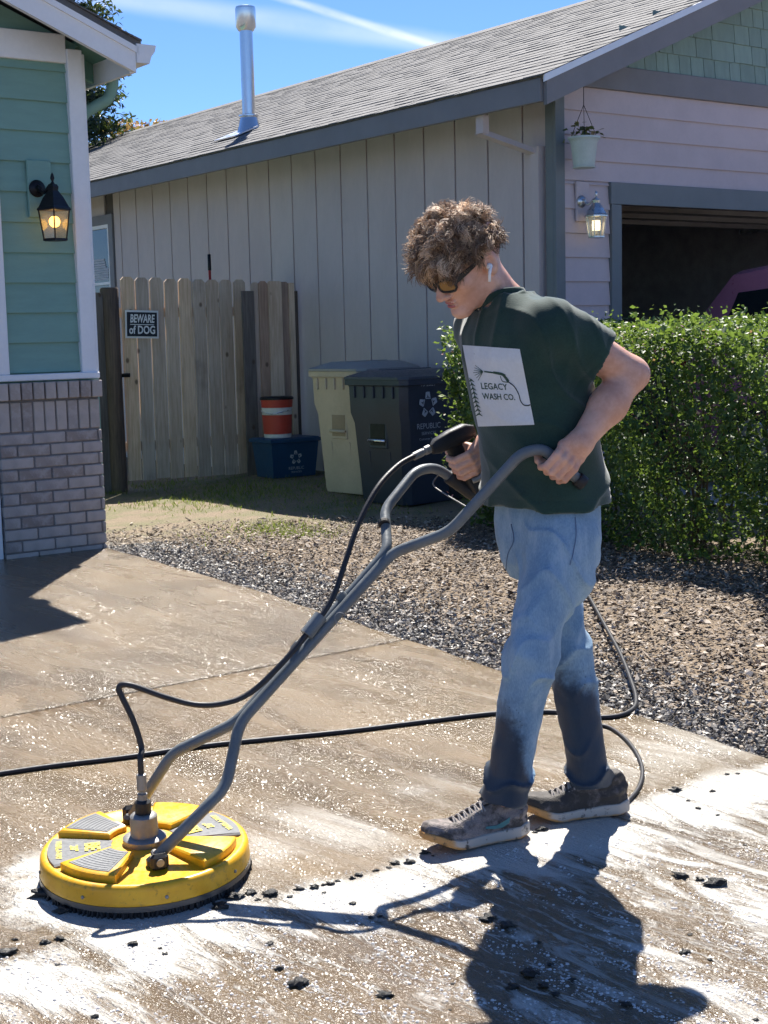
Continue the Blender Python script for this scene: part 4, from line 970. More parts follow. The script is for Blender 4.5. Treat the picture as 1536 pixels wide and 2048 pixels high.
# ================================================================== GRAVEL, CHIPS, GRASS
def inview(P, mg=120):
    v = P - CAMLOC; w_ = v @ _f; x = 768 + FPX * (v @ _r) / w_; y = 1024 - FPX * (v @ _u) / w_
    return (w_ > .5) & (x > -mg) & (x < 1536 + mg) & (y > -mg) & (y < 2048 + mg)
def stones(P, size, flat=.6):
    n = len(P); oc = np.array([(1, 0, 0), (0, 1, 0), (-1, 0, 0), (0, -1, 0), (0, 0, 1), (0, 0, -1.0)])
    B = oc[None] * (NR.uniform(.55, 1.2, (n, 6, 1))) + NR.normal(0, .18, (n, 6, 3)); B = B * size[:, None, None] * NR.uniform(.6, 1.25, (n, 1, 3)) * np.array([1, 1, flat])
    an = NR.random(n) * 6.283; c_, s_ = np.cos(an)[:, None], np.sin(an)[:, None]; ti = NR.normal(0, .4, (n, 1))
    x, y, z = B[..., 0], B[..., 1], B[..., 2]; z2 = z + ti * x; R = np.stack([c_ * x - s_ * y, s_ * x + c_ * y, z2], -1) + P[:, None]
    Fq = np.array([(0, 1, 4), (1, 2, 4), (2, 3, 4), (3, 0, 4), (1, 0, 5), (2, 1, 5), (3, 2, 5), (0, 3, 5)])
    return R.reshape(-1, 3), (np.arange(n)[:, None, None] * 6 + Fq[None]).reshape(-1, 3)
def scatter(n, s0, s1, tfun):
    s = NR.uniform(s0, s1, n); t = tfun(n); P = E0[None] + DE[None] * s[:, None] - DT[None] * t[:, None]
    P[:, 2] = gsoil(P[:, 0], P[:, 1]) + .002; return P
def stone_mat(name, stops, rough):
    q = N(name); a = q.n('ShaderNodeAttribute', attribute_name='rnd').outputs['Fac']; c = q.cramp(a, stops)
    q.set(Base_Color=c, Roughness=rough); q.l(q.bump(q.noise(q.pos(), 250, 3), .3, .003), q.b.inputs['Normal']); return q.m
M_GRAV = stone_mat('wet_grey_gravel', [(0, (.040, .036, .033)), (.5, (.13, .12, .11)), (.85, (.25, .23, .21)), (1, (.42, .39, .35))], .5)
M_CHIP = stone_mat('bark_chip', [(0, (.035, .026, .020)), (.3, (.125, .092, .066)), (.7, (.27, .212, .158)), (1, (.55, .47, .385))], .75)
P = scatter(36000, -.3, 6.6, lambda n: np.abs(NR.normal(0, .30, n)) + .004); P[:, 2] += NR.random(len(P)) * .022; P = P[inview(P)]
V, Fq = stones(P, NR.uniform(.004, .011, len(P)) * NR.choice([1, 1, 1, 1.5], len(P)), .7); tag(attr(mesh_obj('gravel', V, Fq, M_GRAV), np.repeat(NR.random(len(P)), 6)), 'dark wet gravel strip along the driveway edge', 'gravel', kind='stuff')
P = scatter(70000, -1.6, 6.4, lambda n: .05 + NR.random(n) ** .9 * 2.7); P[:, 2] += NR.random(len(P)) * .02; P = P[inview(P)]
P = P[(P[:, 1] < 10.2 - .25 * NR.random(len(P)) * 6)]
V, Fq = stones(P, NR.uniform(.004, .013, len(P)) * NR.choice([1, 1, 1, 1.7], len(P)), .4); tag(attr(mesh_obj('bark_chips', V, Fq, M_CHIP), np.repeat(NR.random(len(P)) * .8 + .2 * NR.random(len(P)), 6)), 'tan bark and gravel litter between driveway and hedge', 'bark', kind='stuff')
def blades(P, h, lean=.5):
    n = len(P); a = NR.random(n) * 6.283; d = np.stack([np.cos(a), np.sin(a), np.zeros(n)], 1); w_ = NR.uniform(.003, .006, (n, 1)); ln = NR.normal(0, lean, (n, 2))
    tip = P + np.concatenate([ln * h[:, None], h[:, None]], 1); V = np.stack([P - d * w_, P + d * w_, tip], 1)
    return V.reshape(-1, 3), np.arange(n * 3).reshape(-1, 3)
pts = []
for (x, y, sp, n) in ((548, 1052, .16, 500), (590, 1062, .12, 260), (640, 1066, .10, 160), (500, 1066, .22, 200), (270, 1008, .12, 90), (385, 1018, .1, 40), (230, 985, .05, 60), (365, 970, .35, 500), (470, 975, .35, 800), (560, 985, .4, 800), (700, 1010, .35, 400), (420, 1000, .3, 300), (330, 965, .2, 200)):
    c = gnd(x, y); q_ = c[None] + NR.normal(0, 1, (n, 3)) * np.array([sp, sp * 1.2, 0]); pts.append(q_)
P = np.concatenate(pts); P[:, 2] = gsoil(P[:, 0], P[:, 1]) - .004
M_GRASS = leaf_mat('grass_blade', [(0, (.08, .10, .02)), (.6, (.16, .19, .045)), (1, (.32, .28, .11))], .4, .5)
V, Fq = blades(P, NR.uniform(.015, .050, len(P))); tag(attr(mesh_obj('grass', V, Fq, M_GRASS), np.repeat(NR.random(len(P)), 3)), 'thin tufts of grass in the yard before the gate', 'grass', kind='stuff')
# ================================================================== SURFACE CLEANER
def yellow_mat():
    q = N('yellow_housing'); v = q.objc(); n = q.noise(v, 9, 5, .65); n2 = q.noise(v, 60, 4, .7)
    c = q.mix(q.ramp(n, .35, .7), (.66, .33, .008), (.78, .43, .014)); c = q.mix(q.ramp(n2, .56, .72, 0, .6), c, (.20, .12, .03)); c = q.mix(q.ramp(q.noise(v, 26, 5, .7), .58, .70, 0, .55), c, (.30, .19, .05))
    q.set(Base_Color=c, Roughness=q.ramp(n2, .3, .7, .28, .5), Specular_IOR_Level=.5); q.l(q.bump(n2, .12, .003), q.b.inputs['Normal']); return q.m
M_YEL = yellow_mat(); M_YELT = paint('yellow_print', (.80, .62, .05), .5, .05)
M_DECAL = paint('grey_decal', (.13, .135, .14), .45, .15, 12, .05); M_STRIPE = paint('light_grey_stripe', (.19, .195, .20), .5, .15)
M_TUBE = paint('grey_powder_coat', (.135, .150, .158), .42, .14, 14, .05); M_RUB = paint('black_rubber', (.018, .018, .02), .55, .2, 20, .15)
M_ZINC = paint('zinc_fitting', (.26, .255, .245), .5, .15, 20, .08, metal=.55); M_HOSE = paint('black_hose_cover', (.022, .022, .026), .5, .2, 30, .15, 200)
SCc = at(290, 1686, 3.54); gzc = float(gz(SCc[0], SCc[1])); DN = np.array([0, -.047, 1.0]); DN /= np.linalg.norm(DN)
DXv = np.array([1.0, 0, 0]); DYv = np.cross(DN, DXv); DH = SCc[2] - gzc          # height of the top surface over the slab
DB = SCc - DN * DH
cleaner = thing('surface_cleaner', 'yellow round surface cleaner with grey handlebar pushed by the person', 'floor cleaner', DB)
RD = .268
def DP(r_, deg, h): a = math.radians(deg); return DB + DXv * (r_ * math.cos(a)) + DYv * (r_ * math.sin(a)) + DN * h
hs_ = MB().lathe(DB, [(.250, .028), (RD, .030), (RD + .001, .034), (RD, .040), (RD - .002, DH - .016), (RD - .004, DH - .007), (RD - .010, DH - .001), (RD - .018, DH), (RD - .028, DH - .004), (.10, DH + .003), (.02, DH + .004)], DN, 72).build('housing', M_YEL, cleaner, auto=40)
MB().lathe(DB, [(RD - .012, .016), (RD + .002, .017), (RD + .002, .031), (RD - .012, .032)], DN, 72).build('retaining_band', paint('dark_band', (.10, .10, .10), .4, metal=.5), cleaner, auto=40)
m = MB()
for k in range(220):
    a = k * 360 / 220 + RNG.uniform(-.5, .5); p0 = DP(RD - .005 + RNG.uniform(-.004, .003), a, .02); p1 = DP(RD + RNG.uniform(-.006, .004), a + RNG.uniform(-1.5, 1.5), -.004)
    m.tube([p0, p1], [.0045, .003], 4)
tag(m.build('bristles', M_RUB, cleaner), kind='stuff')
MB().lathe(DB, [(.20, .0), (RD - .008, .0), (RD - .008, .022), (.20, .022)], DN, 48).build('skirt', M_RUB, cleaner)
for k in range(8): MB().lathe(DP(RD - .001, k * 45 + 20, .048), [(.0045, -.002), (.0045, .003), (.002, .0045)], DP(1, k * 45 + 20, 0) - DB, 10).build('bolt', M_ZINC, cleaner)
def sector(r0, r1, a0, a1, h0, h1, inset=3.0, n=8, tp=.006):
    """raised sector panel with sloped sides"""
    def outl(r0, r1, a0, a1, h): return [DP(r1, a, h) for a in np.linspace(a0, a1, n)] + [DP(r0, a, h) for a in np.linspace(a1, a0, 4)]
    return MB().loft([outl(r0, r1, a0, a1, h0), outl(r0, r1, a0, a1, h1 - .004), outl(r0 + tp, r1 - tp, a0 + 1.5, a1 - 1.5, h1)])
for a0, a1, grey in ((129, 169, True), (219, 262, True), (317, 357, False), (53, 93, False)):
    pnl = sector(.095, .238, a0, a1, DH - .004, DH + .020).build('raised_panel', M_YEL, hs_, auto=40)
    if grey:
        sector(.105, .226, a0 + 4, a1 - 4, DH + .0195, DH + .0215, tp=.001).build('grip_plate', M_DECAL, pnl)
        m = MB()
        for j in range(10):
            r_ = .112 + j * .0115; m.loft([[DP(r_, a, DH + .0216), DP(r_ + .004, a, DH + .0216), DP(r_ + .004, a, DH + .0224), DP(r_, a, DH + .0224)] for a in np.linspace(a0 + 7, a1 - 7, 7)])
        m.build('grip_lines', M_STRIPE, pnl)
def disc_text(s, size, r_, deg, parent, rot, bold=0.0, sx=1.0, h=0.0075, shear=0):
    V, Fc = text_mesh(s, size, bold=bold, shear=shear); a = math.radians(deg); ca = DXv * math.cos(a) + DYv * math.sin(a); cb = np.cross(DN, ca)
    ax = math.cos(math.radians(rot)) * ca + math.sin(math.radians(rot)) * cb; ay = np.cross(DN, ax); c = DP(r_, deg, DH + h)
    mesh_obj('lettering', [c + ax * x * sx + ay * y for x, y in V], Fc, M_YELT, parent)
for ac in (193, 13 + 18):
    lb = sector(.085, .247, ac - 22, ac + 22, DH - .004, DH + .005, tp=.001, n=12).build('label_panel', M_DECAL, hs_)
    disc_text('BE', .052, .135, ac, lb, 90, .002, .9); disc_text('20"', .028, .180, ac, lb, 90, .0006); disc_text('WHIRL-A-WAY', .021, .218, ac, lb, 90, .0006, .82)
# swivel
hub = MB().lathe(DB, [(.054, DH + .0), (.056, DH + .004), (.056, DH + .018), (.050, DH + .022), (.036, DH + .024), (.035, DH + .075), (.030, DH + .080), (.02, DH + .082)], DN, 30).build('swivel_hub', M_ZINC, cleaner, auto=35)
MB().lathe(DB, [(.019, DH + .08), (.021, DH + .084), (.021, DH + .112), (.014, DH + .118)], DN, 18).build('swivel_cap', M_RUB, hub, auto=35)
MB().lathe(DB, [(.010, DH + .116), (.013, DH + .118), (.013, DH + .134), (.009, DH + .136), (.009, DH + .142), (.013, DH + .146), (.013, DH + .186), (.008, DH + .188)], DN, 12).build('hose_fitting', M_ZINC, hub, auto=35)
for deg, r_ in ((291, .150), (111, .150)):
    c = DP(r_, deg, DH + .016); a = math.radians(deg); ca = DXv * math.cos(a) + DYv * math.sin(a); cb = np.cross(DN, ca)
    pv = MB().box(c - DN * .006, .034, .052, .030, ca, cb, DN, bev=.008).build('pivot_bracket', M_RUB, cleaner)
    MB().box(c + ca * .026 + DN * .003, .020, .046, .042, ca, cb, DN, bev=.008).build('pivot_cheek', M_RUB, pv)
    MB().lathe(c + DN * .004, [(.010, -.032), (.010, .040)], ca, 12).build('pivot_pin', M_ZINC, pv)
def unit_(a): return a / np.linalg.norm(a)
def px3(L_): return np.array([at(*q) for q in L_])
pn = DP(.150, 291, DH + .022); pf_ = DP(.150, 111, DH + .022)
def bent(P, r_=.035, n=6):
    """straight runs joined by tight bends"""
    P = np.asarray(P, float); o = [P[0]]
    for i in range(1, len(P) - 1):
        a, b = P[i - 1] - P[i], P[i + 1] - P[i]; la, lb = np.linalg.norm(a), np.linalg.norm(b); k = min(r_, la * .45, lb * .45)
        p0, p1 = P[i] + a / la * k, P[i] + b / lb * k
        for t in np.linspace(0, 1, n): o.append(p0 * (1 - t) ** 2 + P[i] * 2 * t * (1 - t) + p1 * t * t)
    o.append(P[-1]); return np.array(o)
near_ = np.vstack([pn, px3([(452, 1574, 3.505), (479, 1446, 3.575), (785, 1106, 3.775), (899, 1064, 3.71), (1043, 906, 3.65), (1088, 896, 3.65), (1120, 930, 3.66), (1168, 968, 3.67)])])
far_ = np.vstack([pf_, px3([(345, 1506, 3.64), (474, 1444, 3.605), (775, 1102, 3.80), (769, 1020, 3.93), (832, 941, 4.04), (872, 934, 4.09), (915, 965, 4.115), (968, 1003, 4.13)])])
gdn = bent(near_); fdn = bent(far_)
hb1 = MB().tube(gdn, .0148, 12).build('handle_tube', M_TUBE, cleaner, smooth=True)
hb2 = MB().tube(fdn, .0146, 12).build('handle_tube', M_TUBE, cleaner, smooth=True)
for q_, nm in (((600, 1300, 3.66), 0), ((690, 1200, 3.73), 0)): MB().box(at(*q_), .030, .012, .05, (.68, 0.2, .7), (.1, 1, 0), (-.7, 0, .68), bev=.004).build('tube_weld', M_TUBE, cleaner)
MB().tube(np.linspace(gdn[-1] * .55 + gdn[-2] * .45, gdn[-1] + unit_(gdn[-1] - gdn[-2]) * .0, 4), .0195, 12).build('grip_sleeve', M_RUB, hb1, smooth=True)
MB().tube(np.vstack([fdn[-7:-1], fdn[-1:]]), .0215, 12).build('grip_sleeve', M_RUB, hb2, smooth=True)
MB().lathe(at(768, 1046, 3.875), [(.0158, -.006), (.0162, -.004), (.0162, .004), (.0158, .006)], at(778, 1078, 3.83) - at(770, 1035, 3.90), 12).build('tape_band', M_RUB, hb2)
# hose on the machine
hz = np.vstack([DB + DN * (DH + .17), DB + DN * (DH + .23), px3([(283, 1495, 3.55), (266, 1440, 3.55), (243, 1392, 3.55), (238, 1377, 3.55), (246, 1369, 3.55), (270, 1373, 3.55), (330, 1394, 3.56), (390, 1409, 3.57), (445, 1407, 3.57), (500, 1386, 3.59), (560, 1331, 3.61), (612, 1270, 3.65), (640, 1236, 3.67), (668, 1190, 3.70), (692, 1120, 3.74), (718, 1045, 3.80), (755, 975, 3.87), (795, 932, 3.95), (830, 911, 4.0)])])
hose1 = MB().tube(spline(hz, 6), .0078, 10).build('hose', M_HOSE, cleaner, smooth=True)
d_ = at(645, 1228, 3.69) - at(610, 1273, 3.66); MB().lathe(at(627, 1251, 3.665), [(.0115, -.032), (.0185, -.032), (.0185, .032), (.0115, .032)], d_, 14).build('hose_clip', M_TUBE, cleaner, auto=40)
for (x, y) in ((663, 1252), (680, 1236)):
    c = at(x, y, 3.68); MB().tube([c + np.array((math.cos(a) * .014, 0.004 * math.sin(a), math.sin(a) * .014)) for a in np.linspace(0, 5.2, 14)], .0012, 5).build('wire_loop', M_ZINC, cleaner)
d_ = at(868, 893, 4.04) - at(826, 914, 4.0)
MB().lathe(at(826, 914, 4.0), [(.008, 0), (.0115, .002), (.0115, .034), (.009, .036), (.009, .042), (.013, .044), (.013, .060)], d_, 12).build('hose_coupling', M_ZINC, hose1, auto=35)
# trigger gun
def gun_section(p, w_, h_, fwd, n=10):
    f_, s_, u_ = frame_of(fwd); return [p + s_ * (w_ * math.copysign(abs(math.cos(a)) ** .6, math.cos(a))) + u_ * (h_ * math.copysign(abs(math.sin(a)) ** .6, math.sin(a))) for a in np.linspace(0, 2 * math.pi, n, endpoint=False)]
gl_ = [((864, 899, 4.03), .012, .014), ((872, 893, 4.04), .018, .022), ((900, 878, 4.06), .020, .026), ((930, 864, 4.09), .019, .026), ((947, 860, 4.105), .012, .016)]
ax_ = at(940, 860, 4.10) - at(868, 893, 4.04)
gun = MB().loft([gun_section(at(*q), a, b, ax_) for q, a, b in gl_]).build('trigger_gun', M_RUB, cleaner, auto=45)
gh_ = [((905, 885, 4.075), .017, .028), ((918, 915, 4.085), .017, .022), ((935, 945, 4.10), .017, .020), ((955, 980, 4.115), .018, .020)]
MB().loft([gun_section(at(*q), a, b, at(955, 980, 4.115) - at(905, 885, 4.075)) for q, a, b in gl_[2:3] + gh_]).build('gun_grip', M_RUB, gun, auto=45)
MB().tube(spline(px3([(945, 868, 4.10), (962, 885, 4.11), (974, 915, 4.12), (972, 945, 4.12), (955, 966, 4.12), (930, 965, 4.11)]), 6), .006, 8).build('trigger_guard', M_RUB, gun, smooth=True)
MB().tube(spline(px3([(945, 962, 4.06), (960, 955, 4.06), (972, 938, 4.06)]), 6), [.008] * 12 + [.004], 8).build('gun_lever', M_ZINC, gun, smooth=True)
MB().tube(spline(px3([(878, 948, 4.09), (870, 958, 4.08), (867, 970, 4.05), (885, 985, 3.98), (946, 1021, 3.71)]), 5), .0022, 6).build('cable', M_ZINC, cleaner, smooth=True)

# ================================================================== HOSES ON THE GROUND
def ground_hose(name, label, pxs, r_, mat, lift=None):
    P = np.array([gnd(*q) for q in pxs]); P = spline(P, 8); P[:, 2] = gz(P[:, 0], P[:, 1]) + r_ * .9
    if lift is not None: P[:, 2] += np.interp(np.linspace(0, 1, len(P)), *lift)
    o = MB().tube(P, r_, 10).build(name, mat, None, smooth=True, origin=P[len(P) // 2]); tag(o, label, 'hose', 'pressure hoses on the driveway'); return o
M_HOSE2 = paint('grey_hose_cover', (.075, .068, .064), .55, .2, 30, .15, 200)
ground_hose('pressure_hose', 'long dark hose lying right across the driveway from hedge side to left', [(1150, 1150), (1172, 1185), (1205, 1245), (1240, 1310), (1262, 1365), (1272, 1400), (1266, 1422), (1235, 1436), (1180, 1438), (1110, 1428), (1000, 1430), (860, 1446), (700, 1466), (540, 1482), (400, 1497), (250, 1519), (100, 1537), (-60, 1560), (-300, 1590)], .0082, M_HOSE)
ground_hose('pressure_hose', 'short curl of dark hose behind the rear shoe', [(1150, 1448), (1190, 1452), (1222, 1460), (1255, 1486), (1278, 1520), (1285, 1552), (1276, 1582), (1258, 1604), (1235, 1625)], .0065, M_HOSE)

# ================================================================== MUD CLUMPS, FOAM BUBBLES
M_MUD = N('wet_black_mud'); _n = M_MUD.noise(M_MUD.objc(), 80, 5, .7); M_MUD.set(Base_Color=M_MUD.mix(M_MUD.ramp(_n, .4, .7), (.004, .004, .0045), (.020, .018, .016)), Roughness=.4); M_MUD.l(M_MUD.bump(_n, .8, .01), M_MUD.b.inputs['Normal']); M_MUD = M_MUD.m
ico = bmesh.new(); bmesh.ops.create_icosphere(ico, subdivisions=2, radius=1.0); IV = np.array([v.co[:] for v in ico.verts]); IF = [tuple(v.index for v in f.verts) for f in ico.faces]; ico.free()
def clump(x, y, wpx, hpx, label, group, el=None):
    P = gnd(x, y); s = wpx / FPX * (P[1] + .2) / 2; sd = RNG.random() * 99
    d = .85 + .28 * np.sin(IV @ np.array([3.1, 2.2, 4.0]) + sd) + .22 * np.sin(IV @ np.array([-5, 6.5, 3]) + sd * 2) + .15 * NR.normal(0, 1, len(IV))
    V = IV * d[:, None] * np.array([s, s * RNG.uniform(.6, 1.1), max(.35 * s, hpx / FPX * P[1] * .26)]); V[:, 2] = np.maximum(V[:, 2], -.3 * s)
    V = V + P + np.array([0, 0, .2 * s]); V[:, 2] = np.maximum(V[:, 2], P[2] + .0005)
    return tag(mesh_obj('mud_clump', V, IF, M_MUD, None, origin=P, smooth=True), label, 'mud', group)
single = [((1060, 1948, 38, 11), 'wide black mud clump inside the person shadow'), ((1087, 1972, 26, 14), 'black mud clump beside the widest clump in the person shadow'),
          ((1027, 1975, 28, 18), 'black mud clump at the left rim of the person shadow'), ((1252, 2010, 26, 22), 'round black mud clump in the shadow at the bottom right'),
          ((772, 1992, 36, 20), 'square black mud clump in the foam at the bottom centre'), ((596, 1968, 40, 14), 'large crumbly black clump lying in brown streaks below the machine'),
          ((558, 1938, 20, 22), 'small clump just above the large crumbly clump'), ((1360, 1753, 34, 16), 'black mud clump in white foam right of the shoes'),
          ((1432, 1767, 44, 12), 'longest black mud clump, at the right edge of the foam'), ((1400, 1760, 18, 18), 'small clump between the two right-hand mud clumps'),
          ((12, 1908, 40, 24), 'slanted black clump at the left edge of the picture'), ((90, 1886, 24, 20), 'left one of a pair of clumps below the machine'), ((120, 1879, 24, 18), 'right one of a pair of clumps below the machine'),
          ((267, 1890, 22, 18), 'single clump in foam below the middle of the machine'), ((1015, 1852, 36, 18), 'black clump on the shadow of the handlebar grip'), ((975, 1838, 34, 10), 'flat clump on the shadow of the handlebar')]
for a_, lab in single: clump(*a_, lab, None)
grp = [(520, 1803, 14, 10), (545, 1791, 26, 12), (575, 1793, 16, 10), (604, 1781, 26, 14), (630, 1776, 22, 12), (645, 1771, 12, 12), (660, 1766, 22, 14), (678, 1764, 14, 12), (700, 1757, 18, 18), (722, 1751, 22, 16), (755, 1738, 14, 12), (775, 1735, 12, 10), (788, 1731, 20, 14), (825, 1722, 24, 10), (855, 1707, 20, 14), (870, 1715, 12, 8)]
for q in grp: clump(q[0] + RNG.uniform(-5, 5), q[1] + RNG.uniform(-4, 4), q[2] * RNG.uniform(.6, 1.25), q[3] * RNG.uniform(.5, 1.0), 'small black clump in the broken row of mud between machine and shoes', 'row of mud clumps between machine and shoes')
sc2 = [(1350, 1581, 26, 10), (1425, 1583, 12, 12), (1376, 1602, 10, 8), (1396, 1617, 12, 10), (1435, 1631, 8, 8), (1454, 1549, 10, 8), (1475, 1548, 10, 8), (1490, 1690, 8, 6)]
for q in sc2: clump(*q, 'tiny black clump scattered on wet concrete right of the rear shoe', 'tiny mud clumps on the right')
sc3 = [(1083, 1660, 24, 12), (1070, 1665, 12, 10), (742, 1836, 14, 10), (760, 1834, 12, 10), (706, 1808, 16, 8), (648, 1786, 10, 6), (115, 1930, 10, 8), (30, 1880, 14, 8), (190, 2035, 16, 22), (905, 1968, 10, 10), (1078, 1885, 10, 8), (1100, 1930, 14, 10), (1145, 1961, 16, 10), (1110, 1990, 22, 14), (1370, 1905, 22, 12), (1420, 1920, 12, 8), (1380, 1870, 10, 8), (900, 2020, 8, 8), (1512, 2040, 12, 10), (1085, 1798, 8, 8), (330, 1908, 14, 10), (540, 1888, 16, 10), (320, 1897, 10, 8)]
for q in sc3: clump(*q, 'tiny black speck of mud lying in the white foam', 'mud specks in the foam')
for (x, y, w_, h_), lab in (((90, 1790, 60, 20), 'black sludge heap at the left end of the machine skirt'), ((470, 1795, 40, 16), 'black sludge heap under the right front of the machine skirt'), ((502, 1786, 26, 12), 'small sludge lump at the far right of the machine skirt'), ((440, 1815, 40, 10), 'flat sludge smear in the machine shadow at its right front'), ((130, 1822, 40, 12), 'flat sludge smear at the left front of the machine skirt')): clump(x, y, w_, h_, lab, 'sludge around the machine skirt')
# bubbles
nB = 14000; pxB = np.stack([NR.random(nB) * 1600 - 30, 1690 + NR.random(nB) ** .9 * 380], 1); 
d = np.array([ray(x, y) for x, y in pxB]); tq = (1.35 + .035) / -d[:, 2]; PB = CAMLOC[None] + d * tq[:, None]; PB[:, 2] = gz(PB[:, 0], PB[:, 1])
fl_ = PB[:, 0] * math.cos(math.radians(42)) + PB[:, 1] * math.sin(math.radians(42)); 
wgt = np.sin(fl_ * 31 + 1.5 * np.sin(PB[:, 1] * 9)) + .8 * np.sin(fl_ * 67 + PB[:, 0] * 13) + .6 * np.sin(PB[:, 0] * 41 + PB[:, 1] * 23)
lx = (PB[:, 0] + .36) * .49 - (PB[:, 1] - 3.44) * .872
keep = (wgt > .35) & (lx > .04) & (np.hypot(PB[:, 0] - DB[0], PB[:, 1] - DB[1]) > .285); PB = PB[keep]
hv = [(0, 0, 1.0)] + [(math.cos(a) * .75, math.sin(a) * .75, .62) for a in np.linspace(0, 6.283, 6, endpoint=False)] + [(math.cos(a), math.sin(a), 0) for a in np.linspace(.5, 6.783, 6, endpoint=False)]
HV = np.array(hv); HF = [(0, 1 + i, 1 + (i + 1) % 6) for i in range(6)] + [(1 + i, 7 + i, 1 + (i + 1) % 6) for i in range(6)] + [(7 + i, 7 + (i + 1) % 6, 1 + (i + 1) % 6) for i in range(6)]
sz = NR.exponential(.0012, len(PB)) + .0008; sz = np.minimum(sz, .005); VB = HV[None] * sz[:, None, None] * np.array([1, 1, .7]) + PB[:, None]
M_FOAM = paint('soap_foam', (.58, .555, .53), .14, .08, 30, .0, spec=.6)
tag(mesh_obj('foam_bubbles', VB.reshape(-1, 3), (np.arange(len(PB))[:, None, None] * 13 + np.array(HF)[None]).reshape(-1, 3), M_FOAM, smooth=True), 'soap foam bubbles drifting in streaks over the wet concrete', 'foam', kind='stuff')

# ================================================================== PERSON: implicit surfaces, polygonised
def surfnet(fn, lo, hi, h):
    """naive surface nets over a box"""
    lo = np.array(lo, float); hi = np.array(hi, float); n = np.ceil((hi - lo) / h).astype(int) + 1
    ax = [lo[i] + h * np.arange(n[i]) for i in range(3)]
    F_ = np.empty(n, np.float32)
    for a in range(0, n[0], 24):
        X, Y, Z = np.meshgrid(ax[0][a:a + 24], ax[1], ax[2], indexing='ij')
        F_[a:a + 24] = fn(np.stack([X, Y, Z], -1).reshape(-1, 3).astype(np.float32)).reshape(X.shape)
    S = F_ < 0
    cnt = np.zeros(n - 1, np.int8)
    for dx in (0, 1):
        for dy in (0, 1):
            for dz in (0, 1): cnt += S[dx:n[0] - 1 + dx, dy:n[1] - 1 + dy, dz:n[2] - 1 + dz]
    act = (cnt > 0) & (cnt < 8); cell = np.argwhere(act); idx = np.full(n - 1, -1, np.int64); idx[act] = np.arange(len(cell))
    acc = np.zeros((len(cell), 3)); k = np.zeros(len(cell)); cs = [(a, b, c) for a in (0, 1) for b in (0, 1) for c in (0, 1)]
    for p in cs:
        for q in cs:
            if sum(abs(p[i] - q[i]) for i in range(3)) != 1 or p > q: continue
            f0 = F_[cell[:, 0] + p[0], cell[:, 1] + p[1], cell[:, 2] + p[2]]; f1 = F_[cell[:, 0] + q[0], cell[:, 1] + q[1], cell[:, 2] + q[2]]
            c_ = (f0 < 0) != (f1 < 0); t = np.where(c_, f0 / np.where(c_, f0 - f1, 1), 0)
            acc += np.where(c_[:, None], np.array(p) + (np.array(q) - np.array(p)) * t[:, None], 0); k += c_
    V = lo + h * (cell + acc / k[:, None]); Q = []
    for d in range(3):
        a, b = (d + 1) % 3, (d + 2) % 3; sl = [slice(None)] * 3; s2 = [slice(None)] * 3; sl[d] = slice(0, -1); s2[d] = slice(1, None)
        A, B = S[tuple(sl)], S[tuple(s2)]; e = np.argwhere(A != B); e = e[(e[:, a] > 0) & (e[:, b] > 0) & (e[:, a] < n[a] - 1) & (e[:, b] < n[b] - 1)]
        def ci(da, db):
            q = e.copy(); q[:, a] -= da; q[:, b] -= db; return idx[q[:, 0], q[:, 1], q[:, 2]]
        qd = np.stack([ci(1, 1), ci(0, 1), ci(0, 0), ci(1, 0)], 1); fl = A[e[:, 0], e[:, 1], e[:, 2]]
        Q.append(np.where(fl[:, None], qd, qd[:, ::-1]))
    return V, np.concatenate(Q)
def v32(a): return np.asarray(a, np.float32)
def cone(P, a, b, ra, rb):
    a, b = v32(a), v32(b); ba = b - a; L2 = float(ba @ ba); t = np.clip(((P - a) @ ba) / L2, 0, 1)
    return np.linalg.norm(P - a - t[:, None] * ba, axis=1) - (ra + (rb - ra) * t)
def ell(P, c, r_, R=None):
    q = P - v32(c)
    if R is not None: q = q @ v32(R).T
    q = q / v32(r_); k = np.linalg.norm(q, axis=1); return (k - 1) * min(r_) * np.clip(k / (np.linalg.norm(q / v32(r_), axis=1) * min(r_) + 1e-6), .3, 3)
def su(a, b, k):
    h = np.clip(.5 + .5 * (b - a) / k, 0, 1); return b + (a - b) * h - k * h * (1 - h)
def ssub(a, b, k): return -su(-a, b, k)
def zloft(P, lv, W_, L_, pw=2.3):
    """body section: list of (centre, half width across, half depth) sorted by height"""
    lv = sorted(lv, key=lambda q: q[0][2]); zs = [q[0][2] for q in lv]; z = P[:, 2]
    cx = np.interp(z, zs, [q[0][0] for q in lv]); cy = np.interp(z, zs, [q[0][1] for q in lv]); hl = np.interp(z, zs, [q[1] for q in lv]); hw = np.interp(z, zs, [q[2] for q in lv])
    dx, dy = P[:, 0] - cx, P[:, 1] - cy; l = (dx * L_[0] + dy * L_[1]) / hl; w_ = (dx * W_[0] + dy * W_[1]) / hw
    k = (np.abs(l) ** pw + np.abs(w_) ** pw) ** (1 / pw); d = (k - 1) * np.minimum(hl, hw)
    return np.maximum(d, np.maximum(z - zs[-1], zs[0] - z) * .9)
def ridge(ph, p=2.5): return (1 - np.abs(np.sin(ph))) ** p
def wob(P, f, s=0.0): return np.sin(P[:, 0] * f + s + 1.3 * np.sin(P[:, 2] * f * .6 + s)) * np.sin(P[:, 2] * f * 1.1 + 2 * s + np.sin(P[:, 1] * f * .8)) * np.sin(P[:, 1] * f * .9 + s * 3)
def unit(a): a = np.asarray(a, float); return a / np.linalg.norm(a)

